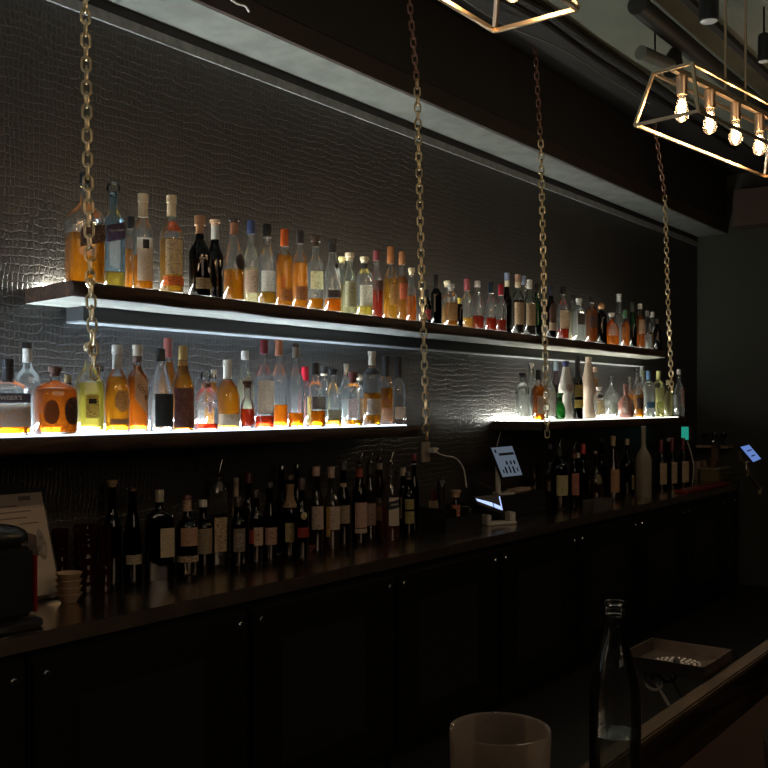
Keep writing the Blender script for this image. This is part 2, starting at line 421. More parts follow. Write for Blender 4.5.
led(3.96, 7.0, ZU, 'dimmer white led strip along the wall right of the second chain on the upper shelf', M_ledd)
led(-1.1, 3.80, ZL, 'white led strip glowing behind the lower left shelf bottles', M_ledc)
led(5.13, 7.42, ZL, 'white led strip glowing behind the lower right shelf bottles, brightest by the tablet')

# ------------------------------------------------------------------ chains
def link_mesh(mat, Lo=.056, W=.036, r=.0046):
    bm = bmesh.new(); pts = []
    hw = W/2-r; hl = Lo/2-r-hw
    for k in range(9): a = math.pi*k/8; pts.append((hw*math.cos(a), 0, hl+hw*math.sin(a)))
    for k in range(9): a = math.pi+math.pi*k/8; pts.append((hw*math.cos(a), 0, -hl+hw*math.sin(a)))
    tube(bm, pts, r, 6, closed=True)
    o = mk('link', bm, mat, None, True); me = o.data; bpy.data.objects.remove(o); return me
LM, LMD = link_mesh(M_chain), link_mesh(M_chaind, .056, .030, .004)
def chain(pts, q, label, dark_above=3.09, bolt=None):
    w = [P(px, py, q) for px, py in pts]
    # carry the first segment straight up to the ceiling
    a, b = w[0], w[1]
    if a.z < ZC-.02:
        k = (ZC-.025-a.z)/(a.z-b.z) if a.z != b.z else 0
        w.insert(0, a+(a-b)*k)
    r = empty('hanging_chain', w[-1]); base = w[-1].copy()
    seg = [(w[i], w[i+1]) for i in range(len(w)-1)]
    tot = sum((b-a).length for a, b in seg); pitch = .0377; n = int(tot/pitch)
    ang0 = math.atan2(-(base.y+WY), -base.x)+math.pi/2
    for i in range(n):
        s = i*pitch+pitch/2
        for a, b in seg:
            L = (b-a).length
            if s <= L: break
            s -= L
        p = a+(b-a)*min(s/L, 1); d = (a-b).normalized()
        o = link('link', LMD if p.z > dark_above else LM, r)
        qd = Vector((0, 0, 1)).rotation_difference(d)
        rz = ang0+(.25 if i % 2 == 0 else math.pi/2+.25)+rnd.uniform(-.12, .12)
        o.matrix_basis = Matrix.Translation(p-base) @ qd.to_matrix().to_4x4() @ Matrix.Rotation(rz, 4, 'Z')
    bm = bmesh.new(); lathe(bm, [(-.004, .025), (.02, .022), (.024, .010)], 14)
    for v in bm.verts: v.co = v.co + (w[0]-base)
    mk('ceiling_plate', bm, M_chaind, r, True)
    if bolt:
        pb = P(bolt[0], bolt[1], q)
        bm = bmesh.new(); lathe(bm, [(0, .004), (.012, .006), (.012, .017), (.017, .016), (.019, .010), (.025, .009), (.027, .003)], 14)
        bmesh.ops.transform(bm, matrix=Matrix.Translation(pb-base+Vector((0, .012, 0))) @ Matrix.Rotation(math.pi/2, 4, 'X'), verts=bm.verts)
        mk('bolt', bm, M_chain, r, True)
    tag(r, label, 'chain', 'brass chains hanging from the ceiling')
chain([(85, -8), (88, 190), (91, 300), (95, 388)], 2.625, 'brass chain in front of the large clear bottle, leftmost of the four', bolt=(90, 283))
chain([(409, -6), (417, 82), (421, 250), (427, 447)], 2.625, 'brass chain ending beside the right end of the lower left shelf', bolt=(424, 318))
chain([(535, 45), (541, 147), (544, 300), (547.5, 441)], 2.625, 'brass chain crossing the lower right shelf near the orange bottle', bolt=(544, 338))
chain([(657, 140), (665, 197), (668, 300), (672, 392)], 2.625, 'brass chain at the right end of the upper shelf, rightmost of four', bolt=(669, 346))

# ------------------------------------------------------------------ bottles
SH = {
 'std':  [(0,.93),(.012,1),(.55,1),(.60,.97),(.645,.80),(.68,.48),(.71,.18),(.74,0),(1,0)],
 'tall': [(0,.95),(.01,1),(.50,1),(.555,.94),(.61,.66),(.655,.32),(.70,.08),(.74,0),(1,0)],
 'slope':[(0,.95),(.01,1),(.42,1),(.50,.90),(.60,.60),(.69,.30),(.78,.06),(.82,0),(1,0)],
 'squat':[(0,.94),(.015,1),(.60,1),(.67,.98),(.72,.82),(.755,.45),(.78,.08),(.80,0),(1,0)],
 'round':[(0,.55),(.03,.78),(.14,.96),(.28,1),(.42,.90),(.53,.65),(.60,.32),(.66,.03),(.70,0),(1,0)],
 'dome': [(0,.97),(.02,1),(.38,1),(.49,.94),(.58,.76),(.65,.48),(.70,.14),(.73,0),(1,0)],
 'bell': [(0,1),(.08,.99),(.28,.92),(.48,.84),(.58,.72),(.66,.34),(.72,.04),(.75,0),(1,0)],
 'vase': [(0,.86),(.03,.92),(.18,.72),(.30,.50),(.36,.60),(.46,1),(.54,1),(.68,.68),(.80,.38),(.90,.20),(1,.15)],
 'crown':[(0,.90),(.02,.97),(.06,1),(.56,1),(.64,.97),(.70,.84),(.74,.5),(.77,.12),(.79,0),(1,0)],
 'beam': [(0,.93),(.012,1),(.50,1),(.54,.96),(.60,.70),(.66,.45),(.72,.25),(.80,.05),(1,0)],
}
def prof_eval(pr, t):
    for (a, ra), (b, rb) in zip(pr, pr[1:]):
        if t <= b: return ra+(rb-ra)*(t-a)/max(b-a, 1e-6)
    return pr[-1][1]
def sup_r(a, pw, dr):
    rr = 1/((abs(math.cos(a))**pw+abs(math.sin(a))**pw)**(1/pw))
    return rr*math.cos(a), rr*math.sin(a)*dr
CLEAR, CLEARG, BLUE = (.93, .95, .94), (.86, .92, .88), (.62, .80, .92)
DARK, GREEN, DGREEN, BROWN = (.030, .022, .020), (.10, .42, .13), (.025, .06, .03), (.10, .04, .015)
FROST = (.72, .66, .55)
LQ = {'amber': (.95, .53, .075), 'gold': (.97, .64, .15), 'orange': (.98, .44, .05), 'red': (.72, .15, .06), 'pale': (.99, .94, .72),
      'brown': (.78, .34, .07), 'clear': (.97, .98, .97), 'yellow': (.99, .86, .30), 'crimson': (.85, .14, .15), 'dark': (.10, .04, .025), 'pink': (.97, .72, .62)}
NBOT = [0]; ALL = []
def bottle(group, where, px, top, w, q, shape, sect, cap, gl, liq, lvl, labs, desc, zb, turn=None, name='liquor_bottle', cat='bottle', ref=None, neck=None):
    """px, top, w, lvl and label rows are read off the photograph; they become metres at distance q"""
    def clear(q2):
        x2 = X_at(px, q2); r2 = w*depth(x2, q2)/F/2*(1.08 if sect in 'sf' else 1)
        if q2-r2 < 2.690 or q2+r2 > 2.962: return -1
        return min([math.hypot(x2-X, q2-Q)-r2-A for (_, X, Q, A, _p, g) in ALL if g == group]+[1])
    if group != GC or q > 2.7:
        best = q; bc = clear(q)
        if bc < .003:
            for i in range(1, 22):
                for sg in (1, -1):
                    c = clear(q+sg*i*.008)
                    if c > bc+.0005 and bc < .003: best, bc = q+sg*i*.008, c
        q = best
        if bc < .001: print('TIGHT', desc, round(bc, 4))
    x = X_at(px, q); d = depth(x, q); k = d/F
    ht = (H-(top-HY)*k)-zb
    pw, dr = {'o': (2., 1.), 's': (7., .92), 'f': (6., .55), 'q': (3.2, .95)}[sect]
    view = math.atan2(-q, -x)                 # direction towards the camera
    face = -math.pi/2*.45+view_norm(view)*.55 if turn is None else view_norm(view)+turn
    rz = face+math.pi/2                        # local -y is the front
    # half width so that the outline seen from the camera is w pixels wide
    side = view_norm(view)+math.pi/2-rz; cs, sn = math.cos(side), math.sin(side)
    ext = max(abs(a*cs+b*sn) for a, b in (sup_r(2*math.pi*i/48, pw, dr) for i in range(48)))
    a = w*k/2/ext
    rn = neck*k/2 if neck else min(.0150, a*.46)
    rn = min(rn, a*.9)
    r = empty(name, (x, q-WY, zb+.0008), rz)
    pr = SH[shape]
    capk, capc, capl = cap; capl *= k
    ng = 28 if w > 11 else 20
    hg = ht-(capl*.75 if capk in ('screw', 'cork', 'ball', 'long') else capl)
    def ringp(t, inset=0.):
        kr = prof_eval(pr, t); rr = rn+(a-rn)*kr-inset
        kk = max(0, min(1, kr))
        return (max(rr, .002), 2+(pw-2)*kk, 1+(dr-1)*kk)
    ts = sorted(set([p[0] for p in pr]+[.3, .92]))
    prof = [(t*ht,)+ringp(t) for t in ts if t*ht < hg]+[(hg,)+ringp(hg/ht)]
    opaque = gl in ('white', 'tan', 'patterned')
    bm = bmesh.new(); lathe(bm, prof, ng)
    clearg = False
    if clearg:
        bmesh.ops.recalc_face_normals(bm, faces=bm.faces[:]); nf = len(bm.faces)
        iw = .0022
        pin = [(.0075,)+ringp(.03, iw+.003)]+[(t*ht,)+ringp(t, iw) for t in ts if .04 < t and t*ht < hg-.004]+[(hg-.002,)+ringp(hg/ht, iw)]
        lathe(bm, pin, ng)
        bm.faces.ensure_lookup_table(); inner = bm.faces[nf:]
        bmesh.ops.recalc_face_normals(bm, faces=inner); bmesh.ops.reverse_faces(bm, faces=inner)
    if opaque:
        gm = {'white': plain((.46, .44, .41), .35), 'tan': plain((.36, .28, .22), .4), 'patterned': plain((.26, .11, .09), .4)}[gl]
    elif gl == 'frost': gm = glass(FROST, .4, .55)
    elif gl in (DARK, DGREEN, BROWN): gm = glass(gl, .3)
    else: gm = glass(gl, .62, .022 if gl[0] > .4 else 0, 1.6)
    mk('glass_body', bm, gm, r, True, clearg)
    if liq and lvl is not None and not opaque:
        hl = min((H-(lvl-HY)*k)-zb, hg*.97)
        if hl > .012:
            th = .0028
            pl = [(.006,)+ringp(.02, th+.002)]+[(t*ht,)+ringp(t, th) for t in ts if .03 < t and t*ht < hl-.002]+[(hl,)+ringp(hl/ht, th)]
            bm = bmesh.new(); lathe(bm, pl, ng); jt = [.94, 1, .86, .97, .80][len(ALL) % 5]; mk('liquid', bm, liquid([v*jt for v in LQ[liq]]), r, True)
    rc = rn+.0018
    cm = plain(capc, .38, .0) if capk != 'metal' else plain(capc, .25, 1.)
    z0, z1 = ht-capl, ht
    if capk in ('screw', 'long', 'metal'):
        p = [(z0, rc), (z1-.002, rc*.97), (z1, rc*.88)]; nm = 'cap'
        if capk == 'long': p = [(z0, rc*1.02), (z0+capl*.62, rc*.96), (z0+capl*.63, rc*1.1), (z1-.002, rc*1.1), (z1, rc*.98)]
    elif capk == 'cork':
        p = [(z0, rc*.95), (z0+capl*.45, rc*.95), (z0+capl*.46, rc*1.28), (z1-.002, rc*1.28), (z1, rc*1.1)]; nm = 'stopper'
    elif capk == 'ball':
        R = capl/2; p = [(z0+R-R*math.cos(math.pi*i/9), max(R*math.sin(math.pi*i/9), .003)) for i in range(10)]
        p[0] = (z0-.004, rn*.7); nm = 'stopper'
    elif capk == 'spout':
        p = [(z0, rc*.9), (z0+.018, rc*.9), (z0+.020, rc*1.05), (z0+.024, rc*.6), (z0+.032, .0045), (z1-.002, .0032), (z1, .003)]; nm = 'pour_spout'
        cm = M_chrome
    elif capk == 'none':
        p = None
    if p:
        bm = bmesh.new(); lathe(bm, p, 16)
        if capk == 'spout':
            for v in bm.verts:
                t = max(0, (v.co.z-z0-.03)/max(capl-.03, .01)); v.co.x += .016*t*t
        if capk == 'ball' and capc[0] > .8: cm = glass(CLEAR, .2)
        mk(nm, bm, cm, r, True)
    if capk == 'spout':
        lathe_o('neck_sleeve', [(z0-.035, rc), (z0-.001, rc)], plain(capc, .4), r, 16)
    for li, L in enumerate(labs):
        lo_off = .0009+.0007*li
        kind, y0, y1, col = L[:4]; ang = math.radians(L[4] if len(L) > 4 else 52); st = L[5] if len(L) > 5 else None
        h1 = (H-(y0-HY)*k)-zb; h0 = (H-(y1-HY)*k)-zb
        h0 = max(h0, .006); h1 = min(h1, hg-.001)
        if h1-h0 < .003: continue
        off = math.radians(L[6]) if len(L) > 6 and L[6] else 0.
        skew = L[7] if len(L) > 7 else 0.
        bm = bmesh.new(); na, nh = 12, 6; gr = []
        full = ang > 3.1
        for i in range(nh+1):
            row = []
            for j in range(na+1):
                u = j/na*2-1
                h = h0+(h1-h0)*i/nh+skew*u
                if st == 'oval':
                    h = (h0+h1)/2+(h1-h0)/2*(i/nh*2-1)*math.sqrt(max(0, 1-u*u*.98))
                if st == 'arch':
                    h = h0+((h1-h0)*(1-.35*u*u))*i/nh
                h = min(max(h, .004), hg-.0005)
                A = -math.pi/2+off+u*min(ang, math.pi*.999)
                rr, pw2, dr2 = ringp(h/ht, -lo_off)
                ex, ey = sup_r(A, pw2, dr2)
                row.append(bm.verts.new((ex*rr, ey*rr, h)))
            gr.append(row)
        for i in range(nh):
            for j in range(na):
                bm.faces.new((gr[i][j], gr[i][j+1], gr[i+1][j+1], gr[i+1][j]))
        ink = L[8] if len(L) > 8 else None
        mat = paper(col, ink) if kind != 'foil' else plain(col, .35)
        lo = mk({'label': 'label', 'foil': 'neck_foil', 'neck': 'neck_label', 'emblem': 'emblem'}[kind], bm, mat, r, True)
        if len(L) > 9 and L[9]:
            s, size, tcol, hh, rot = L[9]
            me = text_mesh(s, size)
            cr, sr = math.cos(rot), math.sin(rot)
            for v in me.vertices:
                X, Y, Z = v.co; X, Y = X*cr-Y*sr, X*sr+Y*cr
                h = h0+(h1-h0)*hh+Y; h = min(max(h, .004), hg)
                rr, pw2, dr2 = ringp(h/ht, -lo_off-.0008-Z)
                A = -math.pi/2+off+X/rr
                if pw2 > 4: v.co = (X+math.sin(off)*0, -rr*dr2*1.0-.0005-Z, h)
                else:
                    ex, ey = sup_r(A, pw2, dr2); v.co = (ex*rr, ey*rr, h)
            me.materials.append(plain(tcol, .5)); link('lettering', me, lo)
    words = desc+(' '+where if where else '')
    tag(r, words, cat, group)
    ALL.append((words, x, q, w*k/2*(1.08 if sect in 'sf' else 1), px, group)); return r
def view_norm(v):
    return v if v <= 0 else v-2*math.pi
BLK, CRM, GRY, GLD, SIL = (.012, .012, .014), (.78, .68, .48), (.22, .22, .22), (.55, .38, .10), (.55, .55, .55)
LBL = (.80, .76, .66); TAN = (.62, .42, .26); WHT = (.85, .84, .80); KRAFT = (.55, .40, .28); PNK = (.66, .38, .32)
f_, m_, b_ = 2.735, 2.79, 2.875
def L_(y0, y1, col, ang=52, **k):
    return ('label', y0, y1, col, ang, k.get('st'), k.get('off', 0), k.get('skew', 0.), k.get('ink'), k.get('txt'))
def E_(y0, y1, col, ang=30, **k): return ('emblem',)+L_(y0, y1, col, ang, **k)[1:]
def K_(y0, y1, col, ang=180, **k): return ('neck',)+L_(y0, y1, col, ang, **k)[1:]
def Fo(y0, y1, col): return ('foil', y0, y1, col, 180)
GU, GLs, GR, GC = 'bottles on the upper shelf', 'bottles on the lower left shelf', 'bottles on the lower right shelf', 'bottles on the back counter'
U = 'on the upper shelf'
up = [
 (84.5, 174, 39.5, 2.77, 'std', 's', ('screw', BLK, 10), CLEAR, 'amber', 235, [L_(228, 246, (.06, .035, .03), 40, skew=.012, ink=(.3, .2, .12), off=14)], 'large square clear bottle of amber whisky behind the leftmost chain'),
 (113.5, 182, 23, 2.80, 'std', 's', ('ball', (.9, .9, .9), 14), BLUE, 'gold', 273, [L_(225, 242, (.05, .03, .06), 44, skew=.009, ink=(.10, .08, .12), txt=('Blue Label', .012, (.6, .6, .6), .6, .15))], 'blue-tinted square bottle with clear ball stopper and slanted dark label'),
 (131, 217, 14, 2.90, 'std', 'o', ('screw', BLK, 12), CLEAR, 'amber', 250, [], 'short black-capped bottle half hidden beside the blue-tinted bottle'),
 (143, 194, 20, f_, 'std', 'o', ('long', CRM, 23), CLEAR, 'amber', 256, [L_(239, 282, WHT, 50, ink=(.75, .62, .4)), E_(241, 250, BLK, 18)], 'cream-capped bottle with black bird emblem on its white label'),
 (171.5, 195.6, 23.5, f_, 'std', 'o', ('long', CRM, 21), CLEAR, 'gold', 240, [L_(241, 276, (.80, .70, .50), 48), E_(222, 233, (.75, .20, .10), 40), L_(277.5, 287, (.85, .22, .06), 60)], 'tall cream-capped bottle with orange shoulder emblem and orange bottom band'),
 (200, 216, 22, f_, 'tall', 'o', ('cork', (.32, .17, .09), 18), DARK, 'dark', 240, [L_(279, 290, (.50, .38, .22), 40), E_(259, 260.5, (.5, .5, .5), 22)], 'black bottle with brown wooden stopper and small gold bottom label'),
 (215, 220, 18, b_, 'tall', 'o', ('cork', (.42, .28, .18), 6), DARK, 'dark', 250, [Fo(226, 240, (.32, .33, .32))], 'black bottle with grey neck foil behind the brown-stoppered black bottle'),
 (234, 218.4, 21, f_, 'slope', 'o', ('cork', (.03, .02, .02), 5), CLEAR, 'amber', 270, [Fo(223, 235, (.32, .14, .08)), E_(255, 271, (.03, .02, .02), 34, st='oval', off=25)], 'sloping clear bottle with round black emblem and brown neck'),
 (251, 221, 17, m_+.02, 'tall', 'o', ('screw', (.06, .09, .22), 13), CLEAR, 'pale', 268, [L_(271, 294, (.55, .40, .32), 60)], 'blue-capped clear bottle with dusty pink label'),
 (267, 224.5, 18.5, f_, 'tall', 'o', ('screw', BLK, 13), CLEAR, 'gold', 293, [L_(272, 292.5, (.62, .62, .58), 56)], 'black-capped clear bottle with broad grey-white label'),
 (284.5, 229.5, 17, f_, 'std', 'o', ('screw', (.80, .16, .03), 17), CLEAR, 'amber', 256, [L_(290, 302, (.72, .35, .14), 50), E_(277, 289, (.8, .25, .06), 14, off=-30)], 'amber bottle with tall bright orange cap'),
 (300, 231, 15.5, f_, 'std', 'o', ('screw', (.05, .05, .055), 13), CLEAR, 'amber', 263, [L_(287, 301, (.62, .36, .20), 56)], 'amber bottle with grey-black cap right of the orange-capped one'),
 (315.5, 236, 15.5, f_, 'std', 'o', ('cork', (.05, .03, .02), 11), CLEAR, 'amber', 299, [L_(272, 290, (.72, .68, .40), 60), Fo(237, 239, CRM)], 'clear bottle with yellowish label and a little amber left'),
 (332.5, 239, 17, f_, 'slope', 'q', ('long', BLK, 14), CLEAR, 'orange', 299, [L_(291, 298, (.05, .03, .03), 55), E_(264, 269, BLK, 18, st='oval', off=20)], 'angular clear bottle with tall black cap and low dark label'),
 (342, 257, 12, 2.90, 'slope', 'o', ('cork', (.80, .70, .35), 6), CLEARG, 'yellow', 285, [], 'small yellowish bottle squeezed behind two clear bottles'),
 (349.5, 253, 14.5, f_, 'bell', 'o', ('cork', CRM, 8), CLEARG, 'pale', 285, [L_(282, 308, (.60, .60, .42), 60)], 'pale bell-shaped bottle with white knob stopper and greenish label'),
 (364.5, 257, 16, f_, 'squat', 'o', ('cork', CRM, 6), CLEAR, 'yellow', 306, [L_(286, 307, (.74, .70, .60), 58), Fo(264, 268, BLK)], 'short cream-topped bottle with black neck band and white label'),
 (376.5, 251, 13.5, m_, 'tall', 'o', ('screw', (.20, .05, .06), 10), CLEAR, 'red', 290, [L_(281, 291, (.14, .07, .06), 50)], 'clear bottle with maroon cap and dark red liquor'),
 (390.5, 247, 15, f_, 'tall', 'o', ('screw', (.62, .24, .09), 17), CLEAR, 'gold', 279, [L_(285, 306, (.62, .38, .16), 40, off=14)], 'golden bottle with tall copper-orange cap near the second chain'),
 (402, 252, 13, 2.83, 'tall', 'o', ('screw', (.42, .18, .08), 13), CLEAR, 'amber', 277, [L_(284, 300, (.5, .12, .05), 45)], 'amber bottle with brown-orange cap and red label near the second chain'),
 (411.5, 268, 10, f_, 'slope', 'o', ('cork', CRM, 7), CLEAR, 'orange', 296, [], 'small cream-corked bottle of orange liquor just left of the second chain'),
 (427, 290, 9, m_, 'std', 'o', ('screw', BLK, 8), DARK, 'dark', 312, [L_(310, 320, (.25, .03, .03), 50)], 'small dark bottle with red label right of the second chain'),
 (436, 275, 11, f_, 'std', 's', ('screw', BLK, 14), DARK, 'dark', 300, [], 'plain black square bottle with black cap'),
 (447, 281, 10, b_, 'std', 'o', ('cork', CRM, 6), CLEAR, 'gold', 305, [], 'clear corked bottle behind the square tan-labelled one'),
 (451, 284, 13, f_, 'squat', 's', ('cork', SIL, 7), CLEAR, 'amber', 303, [L_(304, 321, (.55, .36, .18), 42)], 'square clear-shouldered bottle with tan label'),
 (459.5, 298, 7, f_+.02, 'squat', 'o', ('cork', (.72, .55, .10), 6), BROWN, 'dark', 320, [], 'tiny dark bottle with round yellow top'),
 (467, 279, 12, m_, 'tall', 'o', ('screw', (.40, .10, .12), 12), CLEAR, 'gold', 318, [], 'clear bottle with rosy red cap and a little amber'),
 (477.5, 281, 13, f_, 'slope', 'o', ('screw', WHT, 6), CLEAR, 'red', 316, [], 'clear sloping bottle with plain white cap and red dregs'),
 (491, 282.5, 11, f_, 'tall', 'o', ('screw', (.02, .04, .07), 11), CLEAR, 'red', 318, [], 'clear bottle with blue-black cap and red dregs'),
 (501, 284.5, 11, f_, 'tall', 'o', ('screw', (.50, .03, .06), 11), CLEAR, 'red', 320, [], 'clear bottle with crimson cap and red dregs'),
 (507, 273, 10, 2.86, 'tall', 'o', ('long', (.20, .26, .40), 8), BROWN, 'dark', 300, [Fo(281, 287, CRM)], 'dark bottle with pale blue top and cream neck band'),
 (518, 274.5, 12, f_, 'std', 'o', ('long', (.42, .26, .18), 8), CLEARG, 'dark', 300, [L_(303, 325, (.60, .44, .27), 60), Fo(281, 288, CRM)], 'copper-topped bottle with large tan label'),
 (524, 276, 10, b_, 'tall', 'o', ('screw', (.22, .26, .36), 9), CLEAR, 'pale', 310, [], 'slim clear bottle with blue-grey top behind two tan labels'),
 (529.5, 280, 12, f_, 'std', 'o', ('screw', WHT, 9), CLEARG, 'dark', 304, [L_(304, 326, (.62, .44, .28), 60)], 'white-capped bottle with large tan label'),
 (537, 284, 11, 2.84, 'tall', 'o', ('screw', (.03, .02, .02), 8), GREEN, 'dark', 325, [], 'green glass wine-shaped bottle left of the third chain'),
 (551, 286, 10, f_, 'std', 'o', ('screw', (.03, .035, .06), 10), BROWN, 'dark', 300, [E_(303, 322, (.12, .06, .05), 48, st='arch'), L_(323, 331, KRAFT, 48)], 'brown bottle with arched dark label right of the third chain'),
 (563, 287, 12, f_, 'std', 'o', ('screw', BLK, 8), CLEAR, 'red', 329, [L_(311, 329, (.60, .42, .28), 56)], 'black-capped clear bottle with tan label and red base'),
 (573, 295, 9, b_, 'std', 'o', ('screw', BLK, 6), CLEAR, 'pale', 312, [], 'black-capped clear bottle hidden beside the glass-stoppered one'),
 (579, 298.5, 13, f_, 'squat', 's', ('cork', (.55, .55, .52), 6), CLEAR, 'clear', 310, [L_(314, 325, (.07, .05, .04), 36)], 'square clear decanter-like bottle with black label'),
 (591.5, 297, 12, f_, 'squat', 'q', ('screw', BLK, 6), CLEAR, 'brown', 310, [L_(316, 328, (.10, .05, .04), 50)], 'brown whiskey bottle with dark label and amber foot'),
 (601.5, 303, 11, m_, 'squat', 'o', ('ball', (.50, .24, .10), 7), BROWN, 'dark', 318, [], 'dark bottle with round amber stopper'),
 (611.5, 313, 15, f_, 'dome', 'o', ('cork', WHT, 4), CLEAR, 'orange', 319, [L_(324, 336, (.66, .42, .32), 38, off=-14)], 'bright orange round-shouldered bottle with pink-tan label'),
 (619, 294, 11, b_, 'slope', 'o', ('long', (.45, .46, .46), 8), CLEAR, 'clear', 315, [], 'tall clear bottle with silver cap behind the orange bottles'),
 (625.5, 310, 8, f_, 'tall', 'o', ('screw', (.05, .14, .07), 8), CLEARG, 'orange', 322, [], 'slim orange-filled bottle with green top'),
 (632.5, 302, 9, m_, 'slope', 'o', ('screw', (.02, .03, .02), 10), GREEN, 'dark', 330, [], 'dark green bottle near the right end'),
 (640, 304, 10, f_, 'std', 'o', ('screw', WHT, 5), CLEAR, 'orange', 317, [L_(320, 334, (.66, .44, .28), 44)], 'white-capped bottle with pale label and orange liquor near the right end'),
 (647.5, 311, 8, f_, 'slope', 'o', ('screw', GRY, 5), CLEAR, 'clear', 335, [], 'slim clear bottle with grey cap near the right end'),
 (652.5, 312, 7.5, m_, 'tall', 'o', ('screw', (.5, .5, .48), 5), CLEAR, 'amber', 333, [], 'slim amber-based bottle near the right end'),
 (657.5, 319, 8, f_, 'std', 'o', ('screw', (.05, .04, .03), 5), BROWN, 'dark', 330, [], 'small dark bottle, rightmost'),
]
for d in up: bottle(GU, U, *d, ZU+.0052)
LL = 'on the lower left shelf'
